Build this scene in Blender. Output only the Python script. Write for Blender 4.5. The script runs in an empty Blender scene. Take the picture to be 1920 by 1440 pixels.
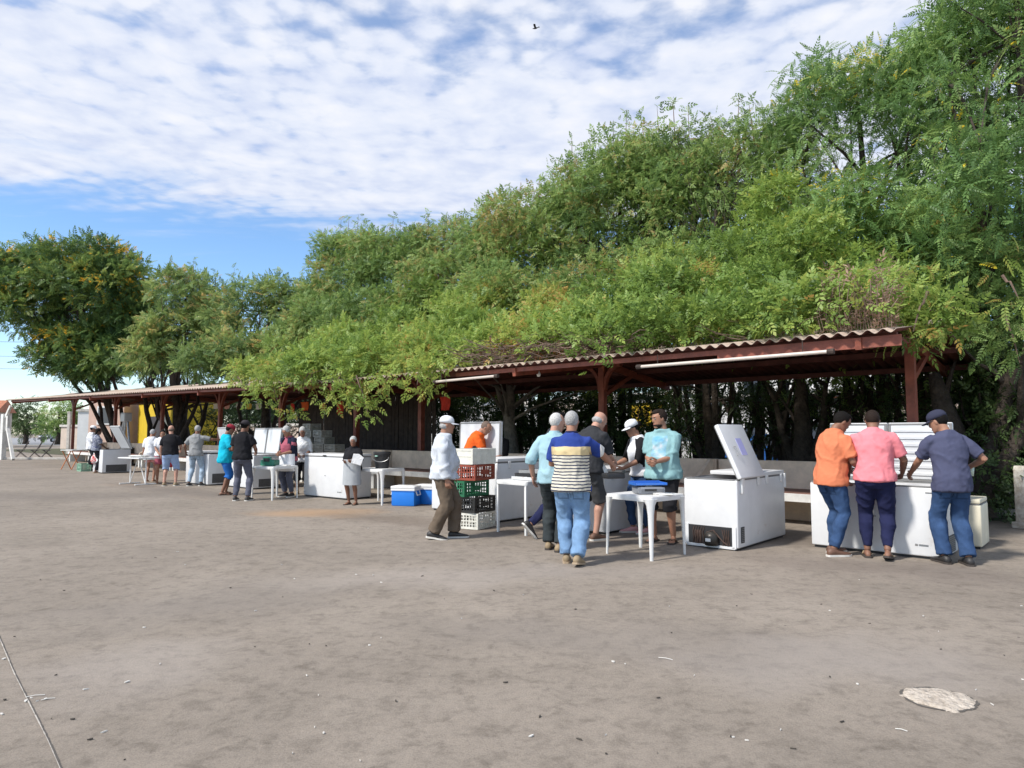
import bpy, bmesh, math, random
import numpy as np
from mathutils import Vector, Matrix, noise, Quaternion
R = math.radians
random.seed(7); RNG = np.random.default_rng(11)
SC = bpy.context.scene
COL = SC.collection
# ------------------------------------------------------------------ camera
F = 1280.0; CH = 1.49; PIT = math.atan(91/1280.0)
cam = bpy.data.cameras.new('camera'); cam.lens = 24; cam.sensor_width = 36; cam.clip_start = .1; cam.clip_end = 3000
camo = bpy.data.objects.new('camera', cam); COL.objects.link(camo)
camo.location = (0, 0, CH); camo.rotation_euler = (R(90)+PIT, 0, 0); SC.camera = camo

def W(px, py, z=0.0):
    """the point at height z that the photograph shows at pixel (px, py) of 1920 x 1440"""
    a, b = (px-960)/F, (720-py)/F
    d = Vector((a, math.cos(PIT)-b*math.sin(PIT), math.sin(PIT)+b*math.cos(PIT)))
    t = (z-CH)/d.z
    return Vector((d.x*t, d.y*t, z))
def D(px, py, dist):
    a, b = (px-960)/F, (720-py)/F
    d = Vector((a, math.cos(PIT)-b*math.sin(PIT), math.sin(PIT)+b*math.cos(PIT)))
    t = dist/d.y
    return Vector((d.x*t, d.y*t, CH+d.z*t))
# shelter frame: X to the right along the shelter, Y to its back
ANG = R(-41.7); OX, OY = 4.6, 10.9
CA, SA = math.cos(ANG), math.sin(ANG)
def S(x, y, z=0.0):
    return Vector((OX+CA*x-SA*y, OY+SA*x+CA*y, z))
def to_s(p):
    dx, dy = p[0]-OX, p[1]-OY
    return (CA*dx+SA*dy, -SA*dx+CA*dy)

# ------------------------------------------------------------------ materials
MATS = {}
def mat(name, col, rough=.6, metal=0, var=.0, scale=8., bump=0., bscale=60., spec=.5, col2=None, dist=.02):
    if name in MATS: return MATS[name]
    m = bpy.data.materials.new(name); m.use_nodes = True; nt = m.node_tree; N = nt.nodes; L = nt.links
    b = N['Principled BSDF']; b.inputs['Roughness'].default_value = rough; b.inputs['Metallic'].default_value = metal
    b.inputs['Specular IOR Level'].default_value = spec
    b.inputs['Base Color'].default_value = (*col, 1)
    if var or bump: tc = N.new('ShaderNodeTexCoord')
    if var:
        n = N.new('ShaderNodeTexNoise'); n.inputs['Scale'].default_value = scale; n.inputs['Detail'].default_value = 6; n.inputs['Roughness'].default_value = .65
        L.new(tc.outputs['Object'], n.inputs['Vector'])
        r = N.new('ShaderNodeValToRGB'); r.color_ramp.elements[0].position = .3; r.color_ramp.elements[1].position = .7
        c2 = col2 if col2 else tuple(min(1, c*(1+var)) for c in col)
        c1 = tuple(c*(1-var) for c in col) if not col2 else col
        r.color_ramp.elements[0].color = (*c1, 1); r.color_ramp.elements[1].color = (*c2, 1)
        L.new(n.outputs['Fac'], r.inputs['Fac']); L.new(r.outputs['Color'], b.inputs['Base Color'])
    if bump:
        n2 = N.new('ShaderNodeTexNoise'); n2.inputs['Scale'].default_value = bscale; n2.inputs['Detail'].default_value = 4
        L.new(tc.outputs['Object'], n2.inputs['Vector'])
        bp = N.new('ShaderNodeBump'); bp.inputs['Strength'].default_value = bump; bp.inputs['Distance'].default_value = dist
        L.new(n2.outputs['Fac'], bp.inputs['Height']); L.new(bp.outputs['Normal'], b.inputs['Normal'])
    MATS[name] = m; return m
def cloth(name, col, var=.07):
    return mat('cloth_'+name, col, .9, var=var, scale=5, bump=.25, bscale=9, spec=.15, dist=.03)

# ------------------------------------------------------------------ mesh builder
class MB:
    def __init__(s): s.v = []; s.f = []; s.mi = []; s.m = 0
    def add(s, vs, fs):
        k = len(s.v); s.v += [tuple(p) for p in vs]
        s.f += [tuple(i+k for i in f) for f in fs]; s.mi += [s.m]*len(fs); return s
    def box(s, c, size, rot=None, bev=0.0):
        hx, hy, hz = (q/2 for q in size); c = Vector(c)
        M = rot if isinstance(rot, Matrix) else (Matrix.Rotation(rot, 3, 'Z') if rot else None)
        if bev <= 0:
            P = [(-hx,-hy,-hz),(hx,-hy,-hz),(hx,hy,-hz),(-hx,hy,-hz),(-hx,-hy,hz),(hx,-hy,hz),(hx,hy,hz),(-hx,hy,hz)]
            Fc = [(3,2,1,0),(4,5,6,7),(0,1,5,4),(1,2,6,5),(2,3,7,6),(3,0,4,7)]
        else:
            bm = bmesh.new(); bmesh.ops.create_cube(bm, size=1)
            bmesh.ops.scale(bm, vec=size, verts=bm.verts)
            bmesh.ops.bevel(bm, geom=list(bm.edges), offset=min(bev, min(size)*.45), segments=2, affect='EDGES', profile=.6)
            bm.verts.index_update()
            P = [tuple(v.co) for v in bm.verts]; Fc = [tuple(v.index for v in f.verts) for f in bm.faces]; bm.free()
        if M: P = [M @ Vector(p) for p in P]
        return s.add([Vector(p)+c for p in P], Fc)
    def loft(s, rings, n=14, cap=True, bulge=.0):
        """rings: (centre, side vector, front vector)"""
        vs = []; fs = []
        for c, a, b in rings:
            for k in range(n):
                t = 2*math.pi*k/n
                vs.append(Vector(c)+Vector(a)*math.cos(t)+Vector(b)*math.sin(t))
        for i in range(len(rings)-1):
            for k in range(n):
                k2 = (k+1) % n
                fs.append((i*n+k, i*n+k2, (i+1)*n+k2, (i+1)*n+k))
        if cap:
            i0 = len(vs); vs.append(Vector(rings[0][0])); vs.append(Vector(rings[-1][0])); e = (len(rings)-1)*n
            for k in range(n):
                k2 = (k+1) % n
                fs.append((i0, k2, k)); fs.append((i0+1, e+k, e+k2))
        return s.add(vs, fs)
    def tube(s, pts, rad, n=8, cap=True, up=None):
        pts = [Vector(p) for p in pts]
        if not hasattr(rad, '__len__'): rad = [rad]*len(pts)
        rings = []; prev = None
        for i, p in enumerate(pts):
            t = (pts[min(i+1, len(pts)-1)]-pts[max(i-1, 0)])
            t = t.normalized() if t.length > 1e-9 else Vector((0,0,1))
            if prev is None:
                a = t.cross(Vector((0,0,1)) if abs(t.z) < .9 else Vector((1,0,0))).normalized()
            else:
                a = (prev-t*prev.dot(t)).normalized()
            prev = a; b = t.cross(a)
            rings.append((p, a*rad[i], b*rad[i]))
        return s.loft(rings, n, cap)
    def ball(s, c, r, n=12, m=8, M=None):
        c = Vector(c); r = r if hasattr(r, '__len__') else (r, r, r)
        vs = []; fs = []
        for j in range(1, m):
            ph = math.pi*j/m
            for k in range(n):
                t = 2*math.pi*k/n
                vs.append(Vector((r[0]*math.sin(ph)*math.cos(t), r[1]*math.sin(ph)*math.sin(t), -r[2]*math.cos(ph))))
        vs.append(Vector((0,0,-r[2]))); vs.append(Vector((0,0,r[2])))
        if M: vs = [M @ v for v in vs]
        for j in range(m-2):
            for k in range(n):
                k2 = (k+1) % n; fs.append((j*n+k, j*n+k2, (j+1)*n+k2, (j+1)*n+k))
        q = (m-1)*n
        for k in range(n):
            k2 = (k+1) % n
            fs.append((q, k2, k)); fs.append((q+1, (m-2)*n+k, (m-2)*n+k2))
        return s.add([v+c for v in vs], fs)
    def prism(s, poly, o, ex, ey, ez):
        """polygon (2D) in plane o+ex*a+ey*b, extruded along ez"""
        o, ex, ey, ez = Vector(o), Vector(ex), Vector(ey), Vector(ez); n = len(poly)
        vs = [o+ex*a+ey*b for a, b in poly]+[o+ex*a+ey*b+ez for a, b in poly]
        fs = [tuple(range(n-1, -1, -1)), tuple(range(n, 2*n))]+[(i, (i+1) % n, n+(i+1) % n, n+i) for i in range(n)]
        return s.add(vs, fs)
    def lathe(s, prof, c=(0,0,0), n=24):
        c = Vector(c)
        return s.loft([(c+Vector((0,0,z)), Vector((r,0,0)), Vector((0,r,0))) for r, z in prof], n)
    def build(s, name, mats, parent=None, smooth=False, auto=None):
        me = bpy.data.meshes.new(name); me.from_pydata(s.v, [], s.f)
        for m in (mats if isinstance(mats, (list, tuple)) else [mats]): me.materials.append(m)
        if any(s.mi): me.polygons.foreach_set('material_index', s.mi)
        if smooth: me.polygons.foreach_set('use_smooth', [True]*len(me.polygons))
        me.update()
        bm = bmesh.new(); bm.from_mesh(me); bmesh.ops.recalc_face_normals(bm, faces=bm.faces); bm.to_mesh(me); bm.free()
        if auto:
            me.polygons.foreach_set('use_smooth', [True]*len(me.polygons))
            try: me.set_sharp_from_angle(angle=R(auto))
            except Exception: pass
        o = bpy.data.objects.new(name, me); COL.objects.link(o)
        if parent: o.parent = parent
        return o
def tag(o, label=None, cat=None, group=None, kind=None):
    if label: o['label'] = label
    if cat: o['category'] = cat
    if group: o['group'] = group
    if kind: o['kind'] = kind
    return o
def empty(name, loc, rz=0, label=None, cat=None, group=None):
    o = bpy.data.objects.new(name, None); COL.objects.link(o); o.location = loc; o.rotation_euler = (0, 0, rz); o.empty_display_size = .1
    return tag(o, label, cat, group)
def children(o): return [c for c in COL.objects if c.parent == o]
def copy_tree(o, parent=None):
    c = o.copy(); COL.objects.link(c); c.parent = parent
    for ch in list(children(o)): copy_tree(ch, c)
    return c
V = Vector
# ------------------------------------------------------------------ sky and sun
SUN_EL, SUN_AZ = R(48), R(238)          # azimuth clockwise from +Y: the sun stands to the left, a little behind the camera
world = bpy.data.worlds.new('World'); SC.world = world; world.use_nodes = True
nt = world.node_tree; N = nt.nodes; L = nt.links; N.clear()
def nd(t, **kw):
    n = N.new(t)
    for k, v in kw.items(): setattr(n, k, v)
    return n
def mth(op, a, b=None, clamp=False):
    n = nd('ShaderNodeMath', operation=op); n.use_clamp = clamp
    for i, q in enumerate((a, b)):
        if q is None: continue
        if isinstance(q, (int, float)): n.inputs[i].default_value = q
        else: L.new(q, n.inputs[i])
    return n.outputs[0]
def ramp(fac, stops):
    n = nd('ShaderNodeValToRGB'); e = n.color_ramp.elements
    while len(e) < len(stops): e.new(.5)
    for q, (p, c) in zip(e, stops):
        q.position = p; q.color = (*c, 1) if hasattr(c, '__len__') else (c, c, c, 1)
    L.new(fac, n.inputs['Fac']); return n.outputs['Color']
sky = nd('ShaderNodeTexSky', sky_type='NISHITA', sun_disc=False); sky.sun_elevation = SUN_EL; sky.sun_rotation = SUN_AZ
sky.air_density = 1.0; sky.dust_density = .6; sky.ozone_density = 3.0; sky.altitude = 600
tc = nd('ShaderNodeTexCoord'); sp = nd('ShaderNodeSeparateXYZ'); L.new(tc.outputs['Generated'], sp.inputs[0])
zc = mth('MAXIMUM', sp.outputs['Z'], .04)
u = mth('DIVIDE', sp.outputs['X'], zc); v = mth('DIVIDE', sp.outputs['Y'], zc)
cv = nd('ShaderNodeCombineXYZ'); L.new(u, cv.inputs[0]); L.new(v, cv.inputs[1])
def nz(scale, det, rough, dist=0., off=(0, 0, 0), sc=(1, 1, 1), rot=0):
    mp = nd('ShaderNodeMapping'); mp.inputs['Location'].default_value = off; mp.inputs['Scale'].default_value = sc; mp.inputs['Rotation'].default_value = (0, 0, rot)
    L.new(cv.outputs[0], mp.inputs[0])
    n = nd('ShaderNodeTexNoise'); n.inputs['Scale'].default_value = scale; n.inputs['Detail'].default_value = det
    n.inputs['Roughness'].default_value = rough; n.inputs['Distortion'].default_value = dist
    L.new(mp.outputs[0], n.inputs['Vector']); return n.outputs['Fac']
dn = nd('ShaderNodeTexNoise'); dn.inputs['Scale'].default_value = 6; dn.inputs['Detail'].default_value = 4; L.new(cv.outputs[0], dn.inputs['Vector'])
dv_ = nd('ShaderNodeVectorMath', operation='MULTIPLY_ADD'); L.new(dn.outputs['Color'], dv_.inputs[0]); dv_.inputs[1].default_value = (.10, .10, 0); L.new(cv.outputs[0], dv_.inputs[2])
vo = nd('ShaderNodeTexVoronoi', feature='SMOOTH_F1'); vo.inputs['Scale'].default_value = 11.5; vo.inputs['Smoothness'].default_value = .6; L.new(dv_.outputs[0], vo.inputs['Vector'])
puff = mth('SUBTRACT', 1.0, mth('MULTIPLY', vo.outputs['Distance'], 1.15))
r2 = mth('SQRT', mth('ADD', mth('MULTIPLY', u, u), mth('MULTIPLY', v, v)))
n1 = nz(12.0, 4, .55, .2, (3.1, 1.7, 0)); n1 = mth('ADD', mth('MULTIPLY', n1, .5), mth('MULTIPLY', puff, .46)); n2 = nz(1.15, 5, .55, .4, (7.3, 2.2, 0)); n3 = nz(5.0, 5, .55, .2, (1.3, 9.2, 0), (1, 1, 1))
n4 = nz(.8, 7, .62, .8, (4.4, 6.1, 0), (.55, 1.6, 1), R(12))
rn = mth('ADD', r2, mth('MULTIPLY', mth('SUBTRACT', n4, .5), 2.6))
bias = ramp(mth('MULTIPLY', rn, .1), [(0, .0), (.12, .05), (.165, .13), (.21, .28), (.29, .36), (.325, .10), (.37, -.0), (.40, 0.0), (1, 0)])
cut = ramp(mth('MULTIPLY', rn, .1), [(0, 1), (.29, 1), (.375, .0), (1, 0)])
dens = mth('ADD', mth('ADD', mth('MULTIPLY', n1, 1.05), mth('MULTIPLY', n2, .28)), bias)
cov = nd('ShaderNodeMapRange', interpolation_type='SMOOTHSTEP'); cov.inputs['From Min'].default_value = .43; cov.inputs['From Max'].default_value = .85; cov.inputs['To Min'].default_value = .22
L.new(dens, cov.inputs['Value'])
covc = mth('MULTIPLY', cov.outputs[0], cut, True)
wisp = nd('ShaderNodeMapRange', interpolation_type='SMOOTHSTEP'); wisp.inputs['From Min'].default_value = .56; wisp.inputs['From Max'].default_value = .80; wisp.inputs['To Max'].default_value = .55
L.new(n4, wisp.inputs['Value'])
covc = mth('MAXIMUM', covc, mth('MULTIPLY', wisp.outputs[0], ramp(mth('MULTIPLY', r2, .1), [(0, 0), (.3, 1), (.6, .6), (1, .2)])))
ccol = ramp(mth('ADD', mth('MULTIPLY', n3, .7), mth('MULTIPLY', n1, .3)), [(.30, (3.9, 4.45, 5.9)), (.5, (5.2, 5.55, 6.4)), (.68, (6.1, 6.2, 6.6))])
# clouds at 10 (ramp colours are held at 0..1 and scaled)
mixc = nd('ShaderNodeMix', data_type='RGBA')
hs = nd('ShaderNodeHueSaturation'); hs.inputs['Saturation'].default_value = 1.10; hs.inputs['Value'].default_value = 1.42
L.new(sky.outputs[0], hs.inputs['Color'])
L.new(covc, mixc.inputs['Factor']); L.new(hs.outputs[0], mixc.inputs['A']); L.new(ccol, mixc.inputs['B'])
bg = nd('ShaderNodeBackground'); bg.inputs['Strength'].default_value = .095
L.new(mixc.outputs['Result'], bg.inputs['Color'])
out = nd('ShaderNodeOutputWorld'); L.new(bg.outputs[0], out.inputs['Surface'])
ld = bpy.data.lights.new('sun', 'SUN'); ld.energy = 3.1; ld.angle = R(6); ld.color = (1, .95, .87)
lo = bpy.data.objects.new('sun', ld); COL.objects.link(lo)
sd = V((math.sin(SUN_AZ)*math.cos(SUN_EL), math.cos(SUN_AZ)*math.cos(SUN_EL), math.sin(SUN_EL)))
lo.rotation_euler = sd.to_track_quat('Z', 'Y').to_euler(); lo.location = sd*60
vs_ = SC.view_settings; vs_.view_transform = 'Standard'; vs_.look = 'None'; vs_.exposure = .70; vs_.gamma = 1; vs_.use_curve_mapping = False
SC.cycles.use_denoising = True
try: SC.cycles.denoiser = 'OPENIMAGEDENOISE'
except Exception: pass
SC.cycles.max_bounces = 6; SC.cycles.diffuse_bounces = 3; SC.cycles.transparent_max_bounces = 8

# ------------------------------------------------------------------ ground
def ground_mat():
    m = bpy.data.materials.new('worn_asphalt'); m.use_nodes = True; nt = m.node_tree; N = nt.nodes; L = nt.links; b = N['Principled BSDF']
    tc = N.new('ShaderNodeTexCoord')
    def nz(scale, det=6, rough=.6, dist=0., sc=(1, 1, 1)):
        mp = N.new('ShaderNodeMapping'); mp.inputs['Scale'].default_value = sc; L.new(tc.outputs['Object'], mp.inputs[0])
        n = N.new('ShaderNodeTexNoise'); n.inputs['Scale'].default_value = scale; n.inputs['Detail'].default_value = det; n.inputs['Roughness'].default_value = rough; n.inputs['Distortion'].default_value = dist
        L.new(mp.outputs[0], n.inputs['Vector']); return n.outputs['Fac']
    def rp(fac, stops):
        n = N.new('ShaderNodeValToRGB'); e = n.color_ramp.elements
        while len(e) < len(stops): e.new(.5)
        for q, (p, c) in zip(e, stops): q.position = p; q.color = (*c, 1)
        L.new(fac, n.inputs['Fac']); return n.outputs['Color']
    def mix(bt, f, a, c):
        n = N.new('ShaderNodeMix'); n.data_type = 'RGBA'; n.blend_type = bt
        if isinstance(f, float): n.inputs['Factor'].default_value = f
        else: L.new(f, n.inputs['Factor'])
        L.new(a, n.inputs['A'])
        if isinstance(c, tuple): n.inputs['B'].default_value = (*c, 1)
        else: L.new(c, n.inputs['B'])
        return n.outputs['Result']
    base = rp(nz(.55, 8, .62, .6), [(.3, (.222, .190, .157)), (.5, (.256, .219, .182)), (.7, (.288, .248, .207))])
    blot = rp(nz(5.5, 10, .74, .3), [(.34, (.60, .59, .58)), (.50, (1, 1, 1)), (.70, (1.12, 1.11, 1.10))])
    c = mix('MULTIPLY', .75, base, blot)
    dark = rp(nz(.9, 9, .75, 1.0, (1, 1.6, 1)), [(.54, (1, 1, 1)), (.70, (.66, .65, .64))])
    c = mix('MULTIPLY', .45, c, dark)
    grain = rp(nz(95, 3, .7), [(.28, (.62, .61, .6)), (.5, (1, 1, 1)), (.74, (1.22, 1.21, 1.2))])
    c = mix('MULTIPLY', .62, c, grain)
    gr2 = rp(nz(22, 5, .75), [(.3, (.74, .73, .72)), (.5, (1, 1, 1)), (.7, (1.12, 1.12, 1.1))])
    c = mix('MULTIPLY', .6, c, gr2)
    vo = N.new('ShaderNodeTexVoronoi'); vo.inputs['Scale'].default_value = 3.1; L.new(tc.outputs['Object'], vo.inputs['Vector'])
    sp = rp(vo.outputs['Distance'], [(.0, (1, 1, 1)), (.022, (1, 1, 1)), (.04, (0, 0, 0))])
    th = rp(vo.outputs['Color'], [(.62, (0, 0, 0)), (.64, (1, 1, 1))])
    f = mix('MULTIPLY', 1.0, sp, th)
    c = mix('MIX', f, c, (.09, .075, .065))
    mud = rp(nz(.16, 4, .5, .4), [(.60, (0, 0, 0)), (.74, (.5, .5, .5))])
    c = mix('MIX', mud, c, (.37, .28, .2))
    big = rp(nz(.11, 5, .6, .5), [(.35, (.86, .86, .86)), (.65, (1.1, 1.1, 1.1))]); c = mix('MULTIPLY', 1.0, c, big)
    sp_ = N.new('ShaderNodeSeparateXYZ'); wn = N.new('ShaderNodeTexNoise'); wn.inputs['Scale'].default_value = .9; wn.inputs['Detail'].default_value = 6
    L.new(tc.outputs['Object'], wn.inputs['Vector'])
    wv = N.new('ShaderNodeVectorMath'); wv.operation = 'MULTIPLY_ADD'; L.new(wn.outputs['Color'], wv.inputs[0]); wv.inputs[1].default_value = (1.5, 1.5, 0); L.new(tc.outputs['Object'], wv.inputs[2])
    def stain_shade(px, py, rx, ry, rot, col, amt):
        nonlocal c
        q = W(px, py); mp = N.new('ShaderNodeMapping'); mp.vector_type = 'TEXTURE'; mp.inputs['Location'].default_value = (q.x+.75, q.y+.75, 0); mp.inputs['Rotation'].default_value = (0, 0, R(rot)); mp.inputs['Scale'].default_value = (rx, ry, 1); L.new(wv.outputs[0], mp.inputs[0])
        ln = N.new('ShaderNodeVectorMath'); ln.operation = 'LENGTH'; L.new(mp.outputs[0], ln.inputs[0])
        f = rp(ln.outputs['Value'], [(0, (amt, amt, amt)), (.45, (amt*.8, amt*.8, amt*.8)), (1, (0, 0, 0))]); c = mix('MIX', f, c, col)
    stain_shade(590, 962, 1.5, .9, 0, (.36, .23, .13), .75); stain_shade(1060, 1000, 2.6, 1.0, -20, (.12, .095, .08), .5); stain_shade(1650, 1065, 2.0, .7, -40, (.13, .105, .09), .45); stain_shade(760, 975, 2.2, .8, -30, (.12, .09, .07), .5)
    stain_shade(130, 930, 6, 1.4, 5, (.14, .12, .105), .5); stain_shade(300, 915, 4, .8, -40, (.11, .09, .08), .45); stain_shade(1480, 1010, 1.4, .8, -40, (.10, .08, .07), .5); stain_shade(420, 1130, 2.0, .7, 30, (.17, .15, .135), .35); stain_shade(1200, 1200, 2.4, .7, -10, (.17, .15, .135), .35); stain_shade(250, 1250, .9, .7, 0, (.38, .34, .31), .3); stain_shade(1560, 1230, 1.6, .6, 15, (.37, .33, .30), .3); stain_shade(900, 1080, 3.0, .6, 8, (.36, .32, .29), .3)  # first call: far left shadow streak painted into the ground colour
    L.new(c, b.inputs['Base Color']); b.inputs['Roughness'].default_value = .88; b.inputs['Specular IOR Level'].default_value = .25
    bp = N.new('ShaderNodeBump'); bp.inputs['Strength'].default_value = .5; bp.inputs['Distance'].default_value = .012
    L.new(nz(60, 6, .75), bp.inputs['Height']); L.new(bp.outputs['Normal'], b.inputs['Normal'])
    return m
g = MB(); NX = 24
g.add([(-500, -60, 0), (500, -60, 0), (500, 900, 0), (-500, 900, 0)], [(0, 1, 2, 3)])
tag(g.build('ground', ground_mat()), 'worn grey brown asphalt yard with stains and a painted shadow streak', kind='structure')
def sheet(name, pts, z, m, label):
    b = MB(); n = len(pts); b.add([(p[0], p[1], z) for p in pts], [tuple(range(n))]); o = b.build(name, m); return tag(o, label, kind='structure')
grass = mat('grass_soil', (.045, .062, .022), 1, var=.6, scale=.9, bump=1, bscale=9, col2=(.10, .085, .05), dist=.1)
soil = mat('leaf_litter_soil', (.07, .055, .04), 1, var=.5, scale=2.2, bump=1, bscale=14, dist=.06)
road_m = mat('road_grey', (.26, .26, .27), .9, var=.15, scale=.4)
kerb_m = mat('kerb_concrete', (.52, .49, .45), .9, var=.25, scale=4, bump=.4, bscale=30)
sheet('verge', [S(-70, 2.9), S(2.6, 2.9), S(30, 2.9), S(30, 13), S(-70, 13)], .008, grass, 'shaded grass and bare soil under the trees')
sheet('road', [S(-120, 14.4), S(60, 14.4), S(60, 21.5), S(-120, 21.5)], .012, road_m, 'grey street beyond the trees')
sheet('road', [W(-500, 833), W(330, 836), W(330, 822), W(-500, 820)], .016, road_m, 'pale grey street far beyond the left end of the shelter')
k = MB()
k.box((0, 0, .07), (74, .16, .14)); o = k.build('kerb', kerb_m); o.location = S(-34, 13.2); o.rotation_euler[2] = ANG; tag(o, 'pale concrete kerb between verge and street', kind='structure')
k = MB(); k.box((0, 0, .06), (9.0, .18, .12), bev=.02); o = k.build('kerb', kerb_m); p = W(1905, 968); q = to_s(p); o.location = S(q[0]+2.6, q[1]); o.rotation_euler[2] = ANG; tag(o, 'low kerb at the planted bed right of the shelter', kind='structure')
q1 = to_s(p); sheet('soil_bed', [S(q1[0]-2, q1[1]+.1), S(q1[0]+12, q1[1]+.1), S(q1[0]+12, q1[1]+6), S(q1[0]-2, q1[1]+6)], .016, soil, 'dark soil bed with leaf litter')
k = MB(); k.box((0, 0, .06), (14, .25, .12), bev=.02); o = k.build('kerb', kerb_m); p = W(30, 862); o.location = (p.x-3.5, p.y, 0); o.rotation_euler[2] = R(2); tag(o, 'pale kerb at the far left edge of the yard', kind='structure')
# joint in the asphalt, cover patch, scraps
jm = mat('joint_pale', (.40, .37, .33), .95, var=.3, scale=20)
jd = mat('joint_dark', (.09, .08, .07), .95)
pts = [W(*q) for q in ((-60, 1080), (0, 1195), (28, 1262), (60, 1325), (92, 1388), (150, 1520))]
for nm, off, wd, z, m_ in (('pavement_joint', 0, .0032, .004, jd), ('pavement_joint', .006, .003, .005, jm)):
    b = MB()
    for a, c in zip(pts[:-1], pts[1:]):
        d = (c-a).normalized(); n_ = V((d.y, -d.x, 0)); nseg = 14
        for i in range(nseg):
            p0 = a.lerp(c, i/nseg)+n_*off; p1 = a.lerp(c, (i+1)/nseg)+n_*off; w0 = wd*random.uniform(.4, 1.2)
            b.add([p0-n_*w0+V((0, 0, z)), p0+n_*w0+V((0, 0, z)), p1+n_*w0+V((0, 0, z)), p1-n_*w0+V((0, 0, z))], [(0, 1, 2, 3)])
    tag(b.build(nm, m_), 'thin straight joint line in the asphalt', kind='structure')
pm = mat('rough_mortar', (.30, .25, .20), .95, scale=22, var=.3, col2=(.60, .53, .45), bump=1., bscale=34, dist=.03)
b = MB(); c = W(1760, 1311); n = 40; vs = [V((0, 0, .012))]; fs = []
rr = [[.0]*n for _ in range(4)]
for j, (fr, z) in enumerate(((.35, .012), (.7, .011), (.92, .008), (1.0, .001))):
    for i in range(n):
        t = 2*math.pi*i/n; w = 1+.22*noise.noise(V((math.cos(t)*2.4, math.sin(t)*2.4, 0)))+random.uniform(-.035, .035)*(j+1)*.5
        vs.append(V((.185*fr*w*math.cos(t), .17*fr*w*math.sin(t), z+random.uniform(-.004, .004)*(j < 3))))
for i in range(n): fs.append((0, 1+i, 1+(i+1) % n))
for j in range(3):
    for i in range(n):
        i2 = (i+1) % n; fs.append((1+j*n+i, 1+(j+1)*n+i, 1+(j+1)*n+i2, 1+j*n+i2))
b.add(vs, fs); o = b.build('mortar_patch', pm, smooth=True); o.location = c; tag(o, 'rough round pale mortar patch set in the asphalt', 'pavement patch')
ring = MB()
rs = []
for i in range(n+1):
    t = 2*math.pi*i/n; w = 1.06+.10*noise.noise(V((math.cos(t)*2.5, math.sin(t)*2.5, 3)))
    rs.append(V((.185*w*math.cos(t), .17*w*math.sin(t), .003)))
for i in range(n):
    a, c2 = rs[i], rs[i+1]; ring.add([a*.9+V((0,0,.001)), a*(.96+random.uniform(.0, .06)), c2*(.96+random.uniform(.0, .06)), c2*.9+V((0,0,.001))], [(0, 1, 2, 3)])
ring.build('dark_rim', jd, o)
def scraps(name, pix, m_, label, smin, smax, thick=.006):
    b = MB()
    for (px, py) in pix:
        c = W(px, py); s = random.uniform(smin, smax); n = random.randint(5, 8); a0 = random.random()*6.3; el = random.uniform(.25, .9)
        pol = [(s*math.cos(a0+6.28*i/n)*random.uniform(.6, 1.1), s*el*math.sin(6.28*i/n)*random.uniform(.6, 1.1)) for i in range(n)]
        M = Matrix.Rotation(random.random()*3.1, 3, 'Z')
        b.prism(pol, c+V((0, 0, .003)), M @ V((1, 0, random.uniform(-.02, .05))), M @ V((0, 1, random.uniform(-.02, .05))), V((0, 0, thick)))
    return tag(b.build(name, m_), label, kind='stuff')
wp = mat('scrap_pale', (.62, .6, .56), .9); dk = mat('scrap_dark', (.07, .06, .05), .95)
pix = [(85, 1312), (58, 1310), (70, 1316), (48, 1316), (715, 1093), (700, 1079), (668, 1078), (597, 1305), (575, 1268), (805, 1267), (552, 1086), (347, 1060), (333, 1035), (160, 1294), (238, 1280), (675, 1428), (1255, 1138), (1150, 1242), (1172, 1246), (1302, 1268), (1608, 1284), (1736, 1160), (1760, 1185), (996, 1382), (1136, 1380), (1400, 1390), (1464, 1370), (1830, 1295), (1860, 1322), (1556, 1146), (1915, 1137), (590, 1365), (1375, 1384), (690, 991), (300, 1246)]
pix += [(random.uniform(0, 1920), random.uniform(1040, 1440)) for _ in range(16)]
scraps('paper_scraps', pix, wp, 'small pale scraps scattered over the asphalt', .005, .018)
pix = [(432, 1103), (136, 1350), (742, 1316), (833, 1124), (926, 1108), (1540, 1134), (1012, 1345), (1087, 1388), (1630, 1170), (478, 1214), (120, 1108), (948, 1281), (530, 1120), (1234, 1310), (1270, 1080)]
pix += [(random.uniform(0, 1920), random.uniform(1040, 1440)) for _ in range(26)]
scraps('fallen_leaves', pix, dk, 'dark dry leaf bits scattered over the asphalt', .005, .016)
b = MB(); 
for (px, py, ln, an) in ((1248, 1236, .14, .5), (1690, 1370, .08, .6), (66, 1306, .14, -.4), (90, 1312, .10, -.5)):
    c = W(px, py); d = V((math.cos(an), -math.sin(an), 0)); b.tube([c-d*ln/3+V((0, 0, .004)), c+V((0, 0, .008)), c+d*ln/3+V((0, 0, .004))], .0025, 5)
tag(b.build('straw_litter', wp), 'thin pale straws lying on the asphalt', kind='stuff')
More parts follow.
